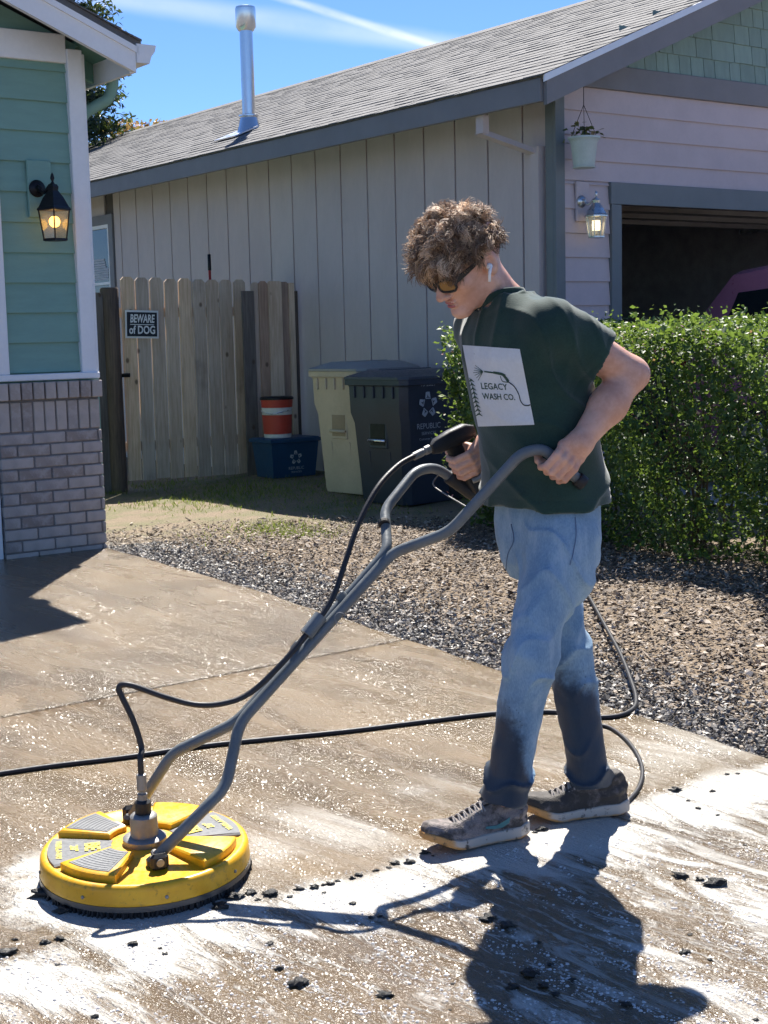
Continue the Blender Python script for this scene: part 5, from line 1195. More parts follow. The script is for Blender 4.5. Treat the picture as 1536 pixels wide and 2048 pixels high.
AH = math.radians(31); W_ = np.array([-math.cos(AH), -math.sin(AH), 0]); L_ = np.array([math.sin(AH), -math.cos(AH), 0])
person = thing('person', 'person in dark green printed t-shirt and wet blue jeans pushing the machine', 'person', gnd(1070, 1665))
def cloth_mat(name, c1, c2, rough, weave=900, sheen=.2):
    q = N(name); v = q.objc(); n = q.noise(v, 6, 4, .6); f_ = q.noise(v, weave * .25, 2, .6)
    q.set(Base_Color=q.mix(q.ramp(q.math('ADD', q.math('MULTIPLY', n, .6), q.math('MULTIPLY', f_, .4)), .35, .65), c1, c2), Roughness=rough, Sheen_Weight=sheen, Specular_IOR_Level=.2)
    q.l(q.bump(f_, .25, .002), q.b.inputs['Normal']); return q
M_SHIRT = cloth_mat('green_cotton', (.013, .036, .029), (.021, .054, .042), .9, 900, .35).m
def skin_mat():
    q = N('skin'); v = q.objc(); n = q.noise(v, 14, 4, .6); f_ = q.noise(v, 220, 3, .6)
    q.set(Base_Color=q.mix(q.ramp(q.math('ADD', q.math('MULTIPLY', n, .65), q.math('MULTIPLY', q.noise(v, 70, 3, .6), .35)), .36, .64), (.57, .300, .210), (.70, .410, .305)), Roughness=.48, Subsurface_Weight=.12, Subsurface_Radius=(.012, .004, .002), Subsurface_Scale=.6, Specular_IOR_Level=.4)
    q.l(q.bump(f_, .12, .002), q.b.inputs['Normal']); return q.m
M_SKIN = skin_mat()
# ---- joints
J = {k: at(*v) for k, v in dict(
    nsh=(1100, 652, 3.665), nel=(1262, 748, 3.73), nwr=(1160, 886, 3.635), fsh=(962, 655, 3.95), fel=(1020, 800, 4.12), fwr=(985, 868, 4.10),
    nhip=(1125, 1065, 3.755), nkn=(1062, 1310, 3.66), nan=(1012, 1590, 3.70), fhip=(1070, 1065, 3.945), fkn=(1140, 1310, 3.895), fan=(1183, 1560, 3.865),
    neck=(1012, 585, 3.775), chest=(1045, 700, 3.80)).items()}
# ---- head
def head_frame(cx, cy, Y, a, b, c):
    o = at(cx, cy, Y); a, b, c = (math.radians(t) for t in (a, b, c))
    fw = np.array([-math.cos(a) * math.cos(b), -math.sin(a) * math.cos(b), -math.sin(b)]); lf = np.array([math.sin(a), -math.cos(a), 0]); up = np.cross(fw, lf)
    lf, up = lf * math.cos(c) + up * math.sin(c), up * math.cos(c) - lf * math.sin(c); return o, fw, lf, up
HO, HF, HLf, HU = head_frame(932, 522.5, 3.75, 34, 32, -6)
HR = np.stack([HF, HLf, HU])
def hp3(f_, l, u_): return HO + HF * f_ + HLf * l + HU * u_
neckb = at(1022, 632, 3.80)
def head_sdf(P):
    Q = (P - v32(HO)) @ v32(HR).T
    d = ell(Q, (-.014, 0, .032), (.100, .077, .084))
    d = su(d, ell(Q, (.030, 0, -.030), (.068, .062, .080)), .03)
    for s in (-1, 1):
        d = su(d, cone(Q, (-.004, s * .052, -.055), (.070, s * .014, -.100), .020, .019), .022)
        d = su(d, ell(Q, (.062, s * .040, -.022), (.026, .024, .020)), .02)
    d = su(d, ell(Q, (.080, 0, -.102), (.020, .020, .016)), .018)
    d = su(d, cone(Q, (.084, -.030, .016), (.084, .030, .016), .012, .012), .016)
    for s in (-1, 1): d = ssub(d, ell(Q, (.104, s * .032, -.004), (.020, .018, .012)), .012)
    for s in (-1, 1): d = su(d, ell(Q, (.078, s * .031, -.004), (.013, .015, .011)), .004)
    d = su(d, cone(Q, (.092, 0, .006), (.119, 0, -.036), .0085, .0122), .012)
    for s in (-1, 1): d = su(d, ell(Q, (.105, s * .0125, -.041), (.012, .0085, .0085)), .007)
    d = su(d, ell(Q, (.094, 0, -.062), (.012, .021, .0062)), .006)
    d = su(d, ell(Q, (.092, 0, -.074), (.011, .018, .0065)), .006)
    d = ssub(d, ell(Q, (.108, 0, -.068), (.010, .020, .0012)), .003)
    for s in (-1, 1):
        e = ell(Q, (-.012, s * .080, -.006), (.024, .0115, .036)); e = ssub(e, ell(Q, (-.006, s * .090, -.004), (.010, .008, .016)), .006); d = su(d, e, .008)
    n0 = hp3(-.028, 0, -.045); d = su(d, cone(P, n0, neckb, .056, .060), .03)
    d = su(d, cone(P, neckb, J['chest'], .062, .12), .04)
    return d
c_ = HO; Vh, Qh = surfnet(head_sdf, np.minimum(c_ - .17, J['chest'] - .08), np.maximum(c_ + .17, J['chest'] + .14), .0030)
# ---- arms and hands
def fist(P, c, axd, e1, wrist, s=1.0, thumb=1, spread=.0205):
    """closed hand round a bar: c bar centre, axd index->little finger, e1 towards the wrist"""
    ax = unit(axd); e1 = unit(np.asarray(e1) - ax * (np.asarray(e1) @ ax)); e2 = np.cross(ax, e1)
    if e2[1] > 0: e2 = -e2
    pol = lambda x, deg, r_: c + ax * x * s + (e1 * math.cos(math.radians(deg)) + e2 * math.sin(math.radians(deg))) * r_ * s
    d = None
    for i in range(4):
        x = -.031 + spread * i; k = (1.0, 1.06, 1.0, .86)[i]; rr = (.0098, .0102, .0098, .0086)[i]
        pts = [pol(x * .92, 28, .052), pol(x, 72, .047 * k), pol(x * 1.02, 130, .0425 * k), pol(x * 1.0, 190, .034), pol(x, 238, .028)]
        for j in range(4):
            q = cone(P, pts[j], pts[j + 1], (rr * 1.18, rr * 1.12, rr, rr * .95)[j] * s, (rr * 1.12, rr, rr * .95, rr * .85)[j] * s); d = q if d is None else su(d, q, .0035 if j else .006)
    pal = None
    for i in range(4):
        x = -.031 + spread * i; q = cone(P, pol(x * .92, 30, .050), wrist + ax * x * .45 * s, .0135 * s, .0205 * s); pal = q if pal is None else su(pal, q, .016)
    pal = su(pal, cone(P, pol(-.01, -8, .036), wrist, .020 * s, .024 * s), .02)
    d = su(d, pal, .007)
    tp = [pol(-.020, -30, .045), pol(-.042, -65, .040), pol(-.050, -110, .034), pol(-.046, -150, .030)]
    for j in range(3): d = su(d, cone(P, tp[j], tp[j + 1], (.0155, .0125, .011)[j] * s, (.0125, .011, .009)[j] * s), .006)
    return d
g0, g1 = at(1088, 905, 3.653), at(1165, 966, 3.668); gcn = g0 * .62 + g1 * .38
def narm(P):
    d = cone(P, J['nsh'], J['nel'], .060, .044); d = su(d, cone(P, J['nel'], J['nel'] * .55 + J['nwr'] * .45, .043, .0435), .02)
    d = su(d, cone(P, J['nel'] * .55 + J['nwr'] * .45, J['nwr'], .046, .030), .03)
    d = su(d, ell(P, J['nel'] * .97 + J['nwr'] * .03 + np.array([.018, .0, .002]), (.030, .030, .028)), .016)
    return su(d, fist(P, gcn, g1 - g0, np.array([.6, .05, .8]), J['nwr']), .014)
Vn, Qn = surfnet(narm, np.min([J['nsh'], J['nel'], J['nwr'], gcn], 0) - .085, np.max([J['nsh'], J['nel'], J['nwr'], gcn], 0) + .085, .0034)
fg0, fg1 = at(912, 893, 4.078), at(952, 972, 4.112); fcn = fg0 * .60 + fg1 * .40
def farm(P):
    d = cone(P, J['fsh'], J['fel'], .056, .046); d = su(d, cone(P, J['fel'], J['fwr'], .044, .030), .03)
    return su(d, fist(P, fcn, fg1 - fg0, J['fwr'] - fcn, J['fwr']), .012)
Vf, Qf = surfnet(farm, np.min([J['fsh'], J['fel'], J['fwr'], fcn], 0) - .08, np.max([J['fsh'], J['fel'], J['fwr'], fcn], 0) + .08, .0036)
def trunk(P):
    d = cone(P, J['chest'], at(1090, 1000, 3.86), .10, .085); d = su(d, cone(P, J['nsh'], J['fsh'], .06, .06), .06)
    for a, b, c in (('nhip', 'nkn', 'nan'), ('fhip', 'fkn', 'fan')):
        d = su(d, cone(P, at(1090, 1000, 3.86), J[a], .085, .070), .04); d = su(d, cone(P, J[a], J[b], .068, .048), .03); d = su(d, cone(P, J[b], J[c], .046, .034), .03)
    return d
allj = np.array(list(J.values())); Vt, Qt = surfnet(trunk, allj.min(0) - .12, allj.max(0) + .12, .014)
Vs, Qs, o_ = [], [], 0
for V, Q in ((Vh, Qh), (Vn, Qn), (Vf, Qf), (Vt, Qt)): Vs.append(V); Qs.append(Q + o_); o_ += len(V)
BV = np.concatenate(Vs); body = mesh_obj('body', BV, np.concatenate(Qs), M_SKIN, person, smooth=True)
# lips and brows as small tinted surfaces
M_LIP = paint('lips', (.42, .13, .12), .45, .1, 30)
for u_, r2 in ((-.0625, (.0125, .0195, .0056)), (-.0742, (.0118, .0165, .0060))):
    V = IV * np.array(r2); Vw = np.array([hp3(.0945 + p[0], p[1], u_ + p[2]) for p in V]); mesh_obj('lips', Vw, IF, M_LIP, body, smooth=True)
# ---- shirt
lvS = [(at(1092, 1003, 3.866), .196, .152), (at(1090, 985, 3.865), .195, .151), (at(1086, 940, 3.86), .186, .142), (at(1074, 860, 3.84), .184, .140), (at(1060, 780, 3.825), .188, .142), (at(1046, 715, 3.81), .192, .138), (at(1036, 668, 3.80), .182, .124), (at(1028, 636, 3.795), .150, .102), (at(1020, 612, 3.79), .115, .085), (at(1012, 588, 3.785), .068, .070)]
slv_e = J['nsh'] * .42 + J['nel'] * .58; fsl_e = J['fsh'] * .45 + J['fel'] * .55
sd_n = unit(J['nel'] - J['nsh']); sd_f = unit(J['fel'] - J['fsh'])
def shirt(P):
    d = zloft(P, lvS, W_, L_)
    d = su(d, cone(P, J['nsh'] - L_ * .015 - UZ * .006, J['fsh'] + L_ * .015, .060, .062), .05)
    sl = cone(P, J['nsh'], slv_e + sd_n * .03, .072, .074); sl = np.maximum(sl, (P - v32(slv_e)) @ v32(sd_n) + .004 * np.sin(P[:, 2] * 60)); d = su(d, sl, .035)
    sf = cone(P, J['fsh'], fsl_e + sd_f * .03, .074, .074); sf = np.maximum(sf, (P - v32(fsl_e)) @ v32(sd_f)); d = su(d, sf, .035)
    # neckline
    nk = cone(P, hp3(-.02, 0, -.04), neckb - (neckb - HO) * -.02, .058, .068); d = ssub(d, nk, .006)
    # folds: drag lines from the near armpit, vertical drape, hem wave
    pw_, pl_, z = P @ v32(W_), P @ v32(L_), P[:, 2]
    ap = J['nsh'] - UZ * .11 - L_ * .02; q = P - v32(ap); rad = np.linalg.norm(q, axis=1)
    warp = 1.2 * np.sin(z * 13 + pw_ * 9) + .7 * np.sin(pl_ * 23 + z * 7)
    d = d - .0075 * ridge(z * 24 - pw_ * 30 + warp) * np.exp(-((rad - .08) / .11) ** 2)                      # drag lines out of the armpit
    d = d - .0065 * ridge(pl_ * 17 + pw_ * 9 + z * 5 + .8 * np.sin(z * 11), 2) * sst(z, 1.12, .92).astype(np.float32)   # drape
    d = d - .0085 * ridge(z * 21 + pl_ * 13 + .9 * np.sin(pw_ * 16)) * np.exp(-((z - .93) / .085) ** 2)      # waist bunching
    nsd = P - v32(J['nsh']); al = nsd @ v32(sd_n); rs = np.linalg.norm(nsd - v32(sd_n) * .06, axis=1)
    d = d - .0065 * ridge(al * 34 + z * 16 + .8 * np.sin(pw_ * 20)) * np.exp(-(rs / .10) ** 2)               # sleeve
    nk2 = P - v32(neckb); d = d - .0050 * ridge(np.arctan2(nk2 @ v32(W_), nk2 @ v32(L_)) * 5 + z * 8) * np.exp(-((np.linalg.norm(nk2, axis=1) - .12) / .06) ** 2)
    d = d + .0022 * wob(P, 38, 1.0) + .0030 * wob(P, 18, 2.0)
    hb = np.abs(al - np.linalg.norm(slv_e - J['nsh']) + .018); d = d + .0016 * np.exp(-(hb / .0035) ** 2) * (rs < .16)   # sleeve hem stitch
    hz_ = np.abs(z - lvS[0][0][2] - .024); d = d + .0016 * np.exp(-(hz_ / .0035) ** 2)
    return d
lo = np.min([lvS[0][0], slv_e, fsl_e], 0) - np.array([.24, .24, .02]); hi = np.array([max(slv_e[0], lvS[0][0][0] + .2) + .1, lvS[0][0][1] + .30, lvS[-1][0][2] + .05])
VS, QS = surfnet(shirt, lo, hi, .0048)
shirt_o = mesh_obj('t_shirt', VS, QS, M_SHIRT, person, smooth=True)
# collar rib
cc_ = neckb + unit(HO - neckb) * .028; na = unit(HO - neckb + np.array([-.0, 0, .12])); _, s_, b_ = frame_of(na)

bvS = BVHTree.FromPolygons([tuple(v) for v in VS], [tuple(int(i) for i in q) for q in QS])
M_RIB = cloth_mat('green_rib', (.011, .030, .024), (.017, .044, .034), .9, 500, .3).m
cr_ = []
for t in np.linspace(0, 2 * math.pi, 49):            # collar follows the cut edge of the shirt round the neck
    dv = s_ * math.cos(t) + b_ * math.sin(t); best = None
    for up__ in np.linspace(.055, -.045, 60):
        p = cc_ + na * up__ + dv * .0665
        if float(shirt(v32(p)[None])[0]) < .004: best = p; break
    cr_.append(best if best is not None else cc_ + dv * .0665)
cr_ = np.array(cr_)
for _ in range(6): cr_[1:-1] = (cr_[:-2] + 2 * cr_[1:-1] + cr_[2:]) / 4
cr_[0] = cr_[-1] = (cr_[1] + cr_[-2]) / 2
mcl = MB(); rings_ = [[p + na * (.010 * math.cos(a)) + unit(p - cc_ - na * ((p - cc_) @ na)) * (.0042 * math.sin(a)) for a in np.linspace(0, 2 * math.pi, 10, endpoint=False)] for p in cr_]
mcl.loft(rings_, caps=False).build('collar', M_RIB, shirt_o, smooth=True)
# print panel on the chest, draped over the shirt
quad = [(926, 690), (1040, 698), (1069, 849), (957, 853)]
def q2p(a, b):
    p = np.array(quad, float); return (p[0] * (1 - a) * (1 - b) + p[1] * a * (1 - b) + p[2] * a * b + p[3] * (1 - a) * b)
def hit(x, y):
    for k in range(60):
        d = Vector(ray(x, y)).normalized(); h = bvS.ray_cast(Vector(CAMLOC), d)
        if h[0] is not None: return np.array(h[0]), np.array(h[1])
        x += 1.0
    return None, None
NU = 26; grid = np.zeros((NU + 1, NU + 1, 3)); gn = np.zeros_like(grid)
for i in range(NU + 1):
    for j in range(NU + 1):
        p, nn = hit(*q2p(i / NU, j / NU)); grid[i, j] = p; gn[i, j] = nn if nn @ (CAMLOC - p) > 0 else -nn
for _ in range(3):
    g2 = gn.copy(); g2[1:-1, 1:-1] = (gn[1:-1, 1:-1] * 2 + gn[2:, 1:-1] + gn[:-2, 1:-1] + gn[1:-1, 2:] + gn[1:-1, :-2]); gn = g2 / np.linalg.norm(g2, axis=2)[..., None]
def onprint(a, b, off):
    a = min(max(a, 0), 1) * NU; b = min(max(b, 0), 1) * NU; i, j = min(int(a), NU - 1), min(int(b), NU - 1); fa, fb = a - i, b - j
    L4 = lambda G: G[i, j] * (1 - fa) * (1 - fb) + G[i + 1, j] * fa * (1 - fb) + G[i + 1, j + 1] * fa * fb + G[i, j + 1] * (1 - fa) * fb
    return L4(grid) + L4(gn) * off
M_PRINT = cloth_mat('white_print', (.62, .64, .66), (.68, .70, .72), .75, 500, 0).m; M_INK = paint('dark_green_ink', (.035, .075, .055), .8, .1); M_INKB = paint('black_ink', (.03, .035, .035), .8, .1)
ix = np.arange((NU + 1) ** 2).reshape(NU + 1, NU + 1)
pr_ = mesh_obj('print_panel', (grid + gn * .0014).reshape(-1, 3), np.stack([ix[:-1, :-1], ix[:-1, 1:], ix[1:, 1:], ix[1:, :-1]], -1).reshape(-1, 4), M_PRINT, shirt_o, smooth=True)
ASP = 152 / 114.0                                  # panel height over width
def put_flat(V, Fc, a0, b0, mat, name, rot=0.0, sx=1.0):
    c, s = math.cos(rot), math.sin(rot)
    mesh_obj(name, [onprint(a0 + (x * c - y * s) * sx, b0 - (x * s + y * c) / ASP, .0024) for x, y in V], Fc, mat, pr_)
def stroke(pts, w_):
    P = spline(np.array(pts, float), 6); T = np.gradient(P, axis=0); T /= np.linalg.norm(T, axis=1)[:, None]; n = np.stack([-T[:, 1], T[:, 0]], 1) * (w_ if np.isscalar(w_) else np.interp(np.linspace(0, 1, len(P)), np.linspace(0, 1, len(w_)), w_)[:, None])
    V = np.concatenate([P + n, P - n]); k = len(P); return V, [(i, i + 1, k + i + 1, k + i) for i in range(k - 1)]
V, Fc = text_mesh('LEGACY', .150, bold=.002, spacing=1.02); put_flat(V, Fc, .42, .505, M_INK, 'lettering', -.02, .82)
V, Fc = text_mesh('WASH CO.', .145, bold=.002, spacing=1.0); put_flat(V, Fc, .47, .635, M_INK, 'lettering', -.02, .80)
def strokes(name, L2, mat):
    V, Fc = [], []
    for pts, w2 in L2:
        v, f_ = stroke(pts, w2); Fc += [tuple(i + len(V) for i in q) for q in f_]; V += v.tolist()
    mesh_obj(name, [onprint(x, y / 1.0, .0025) for x, y in V], Fc, mat, pr_)
strokes('spray_gun_print', [([(.30, .315), (.45, .325), (.60, .335)], [.009, .012]), ([(.46, .322), (.60, .340), (.66, .365)], [.016, .022]), ([(.62, .345), (.67, .40), (.69, .435)], [.020, .026]), ([(.57, .365), (.59, .43), (.69, .445)], [.006, .006])] +
        [([(.28, .315), (.10 + .02 * abs(k), .24 + .032 * (k + 3))], [.004, .003]) for k in range(-3, 4)], M_INK)
strokes('hose_print', [([(.69, .435), (.78, .50), (.83, .60), (.84, .68), (.88, .735), (.95, .745), (1.0, .735)], .008)], M_INKB)
strokes('fern_print', [([(.02, .40), (.05, .55), (.05, .70), (.08, .84)], .006)] + [([(.035 + .03 * t, .42 + .42 * t), (.09 + .03 * t, .45 + .42 * t)], [.013, .003]) for t in np.linspace(0, 1, 9)] + [([(.035 + .03 * t, .42 + .42 * t), (.0, .45 + .42 * t)], [.012, .003]) for t in np.linspace(0, 1, 9)], M_INK)
# ---- jeans
def denim_mat():
    q = N('blue_denim'); v = q.objc(); P = q.pos(); a = q.n('ShaderNodeAttribute', attribute_name='rnd').outputs['Fac']
    n = q.noise(q.mapping(v, sc=(1, 1, .5)), 7, 4, .6); f_ = q.noise(q.mapping(v, sc=(1, 1, .4)), 260, 3, .7)
    c = q.mix(q.ramp(q.math('ADD', q.math('MULTIPLY', n, .6), q.math('MULTIPLY', f_, .4)), .34, .66), (.150, .255, .370), (.305, .435, .550))
    c = q.mix(q.ramp(q.noise(q.mapping(v, rot=(.3, .5, 0), sc=(1, 1, .25)), 24, 3, .6), .5, .72, 0, .45), c, (.44, .54, .63))
    wet = q.ramp(q.math('ADD', a, q.math('MULTIPLY', q.math('SUBTRACT', q.noise(v, 22, 4, .65), .5), .55)), .20, .55)
    sp = q.math('MULTIPLY', q.ramp(q.vor(v, 75), .22, .12), q.ramp(a, .12, .4)); wet = q.math('MAXIMUM', wet, q.math('MULTIPLY', sp, .8))
    c = q.mix(q.math('MULTIPLY', wet, .93), c, (.012, .020, .038)); q.set(Base_Color=c, Specular_IOR_Level=.3, Sheen_Weight=.1); q.put(q.b.inputs['Roughness'], q.ramp(wet, 0, 1, .85, .5))
    q.l(q.bump(f_, .35, .002), q.b.inputs['Normal']); return q.m
lvP = [(at(1094, 955, 3.865), .160, .122), (at(1094, 985, 3.865), .165, .125), (at(1094, 1030, 3.865), .170, .130), (at(1096, 1075, 3.86), .166, .130), (at(1098, 1120, 3.855), .152, .125), (at(1100, 1160, 3.85), .12, .10)]
hemN, hemF = at(1010, 1592, 3.70), at(1181, 1566, 3.865)
def jeans(P):
    d = zloft(P, lvP, W_, L_)
    z = P[:, 2]
    nl = su(cone(P, J['nhip'], J['nkn'], .088, .064), cone(P, J['nkn'], hemN, .066, .062), .03)
    fl_ = su(cone(P, J['fhip'], J['fkn'], .090, .062), cone(P, J['fkn'], hemF, .064, .061), .03)
    nl = su(nl, ell(P, J['nhip'] * .75 + J['nkn'] * .25 - W_ * .03, (.085, .085, .13)), .05)
    def folds(ax0, ax1, s, hip):
        ax = unit(ax1 - ax0); t = (P - v32(ax0)) @ v32(ax); dl = (P - v32(ax0)) @ v32(L_); dw = (P - v32(ax0)) @ v32(W_); Lg = np.linalg.norm(ax1 - ax0); u_ = t / Lg
        wp = .8 * np.sin(dl * 34 + s) + .6 * np.sin(dw * 41 + t * 12)
        stack = .0170 * ridge(t * 29 + dw * 12 * np.sin(t * 14 + s) + wp) * sst(u_, .55, .9)            # stacking above the shoe
        knee = .0135 * ridge(t * 26 + np.abs(dl) * 20 - dw * 16 + wp) * np.exp(-((u_ - .06) / .22) ** 2)  # behind and round the knee
        vert = .0060 * ridge(dl * 26 + dw * 14 + t * 6 + s, 2) * np.exp(-((u_ - .4) / .3) ** 2)
        th = (P - v32(hip)) @ v32(unit(ax0 - hip)); thigh = .0125 * ridge(th * 22 + dw * 17 - dl * 7 + wp) * np.exp(-((th - .10) / .13) ** 2) + .0100 * ridge(th * 15 - dw * 22 + s) * np.exp(-((th - .28) / .12) ** 2)
        return (-(stack + knee + vert + thigh)).astype(np.float32)
    nl = nl + folds(J['nkn'], hemN, 0, J['nhip']); fl_ = fl_ + folds(J['fkn'], hemF, 2, J['fhip'])
    hn = (P - v32(hemN)) @ v32(unit(hemN - J['nkn'])) + .003 * np.sin(P[:, 0] * 70); hf = (P - v32(hemF)) @ v32(unit(hemF - J['fkn'])) + .003 * np.sin(P[:, 0] * 60)
    nl = np.maximum(nl, hn - .012); fl_ = np.maximum(fl_, hf - .012)
    nl = su(nl, np.maximum(cone(P, hemN - unit(hemN - J['nkn']) * .035, hemN, .065, .068), hn - .014), .006)
    lg = su(nl, fl_, .012); d = su(d, lg, .035)
    return d + .0018 * wob(P, 60, .5) + .0022 * wob(P, 30, 1.7) + .006
lo = np.min([hemN, hemF, J['nhip'], J['fhip']], 0) - np.array([.20, .20, .05]); hi = np.max([hemN, hemF, J['nhip'], J['fhip']], 0) + np.array([.18, .18, 0]); hi[2] = lvP[0][0][2] + .02
VJ, QJ = surfnet(jeans, lo, hi, .0052)
jo = mesh_obj('jeans', VJ, QJ, denim_mat(), person, smooth=True)
dN = (VJ - hemN) @ unit(hemN - J['nkn']); near_leg = np.linalg.norm(VJ - hemN, axis=1) < np.linalg.norm(VJ - hemF, axis=1) + .02
up_ = VJ[:, 2] - hemN[2]; frontness = (VJ - hemN) @ W_
frF = (VJ - hemF) @ W_; upF = VJ[:, 2] - hemF[2]
wetv = np.where(near_leg, sst(up_ - frontness * .7, .42, -.02) * sst(frontness, -.07, .05) + sst(up_, .10, .0) * .55, sst(upF - frF * .5, .46, .02) * sst(frF, -.10, .02) + sst(upF, .10, .0) * .6)
attr(jo, np.clip(wetv, 0, 1))
# seams: side seam on the near leg, pocket edge, fly line, belt top
bvJ = BVHTree.FromPolygons([tuple(v) for v in VJ], [tuple(int(i) for i in q) for q in QJ])
def on_surf(bv, x, y, off=.0015):
    h = bv.ray_cast(Vector(CAMLOC), Vector(ray(x, y)).normalized())
    if h[0] is None: return None
    p, n = np.array(h[0]), np.array(h[1]); n = n if n @ (CAMLOC - p) > 0 else -n; return p + n * off
M_SEAM = paint('denim_seam', (.13, .19, .29), .9)
for pl in ([(1150, 1035), (1152, 1070), (1146, 1105), (1140, 1130)], [(1023, 1048), (1028, 1080), (1016, 1110), (1012, 1150)]):
    q = [on_surf(bvJ, *p) for p in spline(np.array(pl, float), 8)]; q = [p for p in q if p is not None]
    if len(q) > 3: MB().tube(q, .0013, 5).build('seam', M_SEAM, jo, smooth=True)
# ---- shoes
def shoe(heel, toe, mud, lift, nm):
    ax = unit(np.array([toe[0] - heel[0], toe[1] - heel[1], 0])); sd = np.array([ax[1], -ax[0], 0])
    if sd[1] > 0: sd = -sd
    G = np.array([heel[0], heel[1], gz(heel[0], heel[1]) + .002]); sl_ = (gz(*(heel[:2] + ax[:2] * .25)) - gz(*heel[:2])) / .25 + lift
    up = unit(UZ - ax * sl_); fx = unit(np.cross(sd, up)); fx = fx if fx @ ax > 0 else -fx
    R = np.stack([fx, sd, up]); Ln = .302
    def hwid(x): return np.interp(x, [-.01, .03, .09, .15, .21, .26, .295, .31], [.018, .036, .034, .038, .047, .044, .026, .004])
    def spring(x): return .034 * sst(x, .20, .31) + .006 * sst(x, .03, -.01)
    def sole(P):
        Q = (P - v32(G)) @ v32(R).T; x, y, z = Q[:, 0], Q[:, 1], Q[:, 2] - spring(Q[:, 0]).astype(np.float32)
        th = np.interp(x, [0, .12, .25, .3], [.036, .030, .024, .020]); w_ = hwid(x) + .006
        d = np.maximum(np.abs(y) - w_ + .1 * np.abs(z - th * .5), np.maximum(-z, z - th)); return np.maximum(d, np.maximum(-.006 - x, x - .306)).astype(np.float32)
    def upper(P):
        Q = (P - v32(G)) @ v32(R).T; x, y = Q[:, 0], Q[:, 1]; z = Q[:, 2] - spring(x).astype(np.float32)
        h_ = np.interp(x, [-.01, .02, .06, .10, .15, .20, .25, .29, .305], [.085, .120, .118, .108, .092, .072, .056, .044, .028])
        k = np.clip((z - .02) / (h_ - .02), 0, 1.4); w_ = hwid(x) * np.sqrt(np.clip(1 - (k * .86) ** 2.4, .02, 1))
        d = np.maximum(np.abs(y) - w_, np.maximum(z - h_, .014 - z)); d = np.maximum(d, np.maximum(-.002 - x, x - .303)) * .8
        return d.astype(np.float32) + .0016 * wob(Q, 90, .4) + .0022 * np.sin(z * 150 + x * 40) * ((x < .09) & (z > .05))
    root = G; lo = G - .06 - np.maximum(0, -fx * .32); hi = G + np.array([.06, .06, .17]) + np.maximum(0, fx * .32)
    V, Q = surfnet(upper, lo, hi, .0036); so = mesh_obj(nm, V, Q, M_MUDUP if mud else M_UPPER, person, smooth=True)
    V2, Q2 = surfnet(sole, lo, hi, .0036); attr(mesh_obj('sole', V2, Q2, M_SOLE, so, smooth=True), sst((V2 - G) @ fx, .19, .27) * .8 + .5 * sst((V2 - G) @ up, .016, .004))
    T = lambda x, y, z: G + fx * x + sd * y + up * (z + spring(np.array([x]))[0])
    m = MB()
    for k in range(6):
        x = .130 + k * .016; zt = np.interp(x, [.06, .10, .15, .20, .25], [.118, .108, .092, .072, .056]) + .003
        m.tube(spline([T(x, -.026, zt - .012), T(x + .004, 0, zt + .003), T(x + .010, .026, zt - .014)], 4), .0032, 6); m.tube(spline([T(x + .010, -.026, zt - .014), T(x + .004, 0, zt + .005), T(x, .026, zt - .012)], 4), .0028, 6)
    m.tube(spline([T(.13, 0, .104), T(.12, .02, .118), T(.10, .030, .112), T(.118, .012, .106)], 5), .003, 6)
    m.build('laces', M_LACE, so, smooth=True)
    MB().loft([[T(x, -.02, z0), T(x, .02, z0), T(x, .02, z0 + .004), T(x, -.02, z0 + .004)] for x, z0 in ((.065, .125), (.095, .120), (.13, .104))]).build('tongue', M_UPPER, so)
    return so, T, V, Q
def shoe_mat(name, c1, c2, mudamt):
    q = N(name); v = q.objc(); P = q.pos(); n = q.noise(v, 35, 5, .7); n2 = q.noise(v, 8, 4, .6); mesh_ = q.vor(v, 330)
    c = q.mix(q.ramp(mesh_, .1, .5), c1, c2); c = q.mix(q.math('MULTIPLY', q.ramp(q.math('ADD', q.math('MULTIPLY', n, .5), q.math('MULTIPLY', n2, .5)), .44 - mudamt * .2, .58 - mudamt * .15), .9), c, (.018, .015, .012))
    q.set(Base_Color=c, Roughness=.65); q.l(q.bump(q.math('ADD', n, mesh_), .4, .004), q.b.inputs['Normal']); return q.m
M_UPPER = shoe_mat('taupe_knit', (.16, .125, .12), (.26, .215, .20), .12); M_MUDUP = shoe_mat('muddy_knit', (.14, .11, .10), (.22, .18, .165), .55); M_LACE = paint('dirty_lace', (.30, .27, .25), .8, .3, 30)
def sole_mat():
    q = N('gum_sole'); v = q.objc(); g = q.noise(v, 9, 4, .6); n = q.noise(v, 45, 5, .7)
    a = q.n('ShaderNodeAttribute', attribute_name='rnd').outputs['Fac']; c = q.mix(q.ramp(q.math('ADD', a, q.math('MULTIPLY', q.math('SUBTRACT', g, .5), .8)), .3, .6), (.44, .39, .34), (.46, .235, .075)); c = q.mix(q.ramp(n, .56, .68, 0, .9), c, (.025, .02, .017)); q.set(Base_Color=c, Roughness=.55); return q.m
M_SOLE = sole_mat()
so1, T1, V1, Q1 = shoe(gnd(1048, 1667)[:2], gnd(880, 1700)[:2], False, .02, 'shoe')
so2, T2, V2_, Q2_ = shoe(gnd(1250, 1622)[:2], gnd(1060, 1640)[:2], True, 0.0, 'shoe')
bv1 = BVHTree.FromPolygons([tuple(v) for v in V1], [tuple(int(i) for i in q) for q in Q1])
sw = [(1020, 1634), (1018, 1645), (1004, 1655), (988, 1658), (970, 1657), (972, 1653), (992, 1651), (1008, 1642)]
q = [on_surf(bv1, *p, .002) for p in sw]
if all(p is not None for p in q): mesh_obj('side_mark', q, [(0, 1, 7), (1, 2, 7), (2, 3, 6, 7), (3, 4, 5, 6)], paint('teal_mark', (.06, .20, .21), .5), so1)
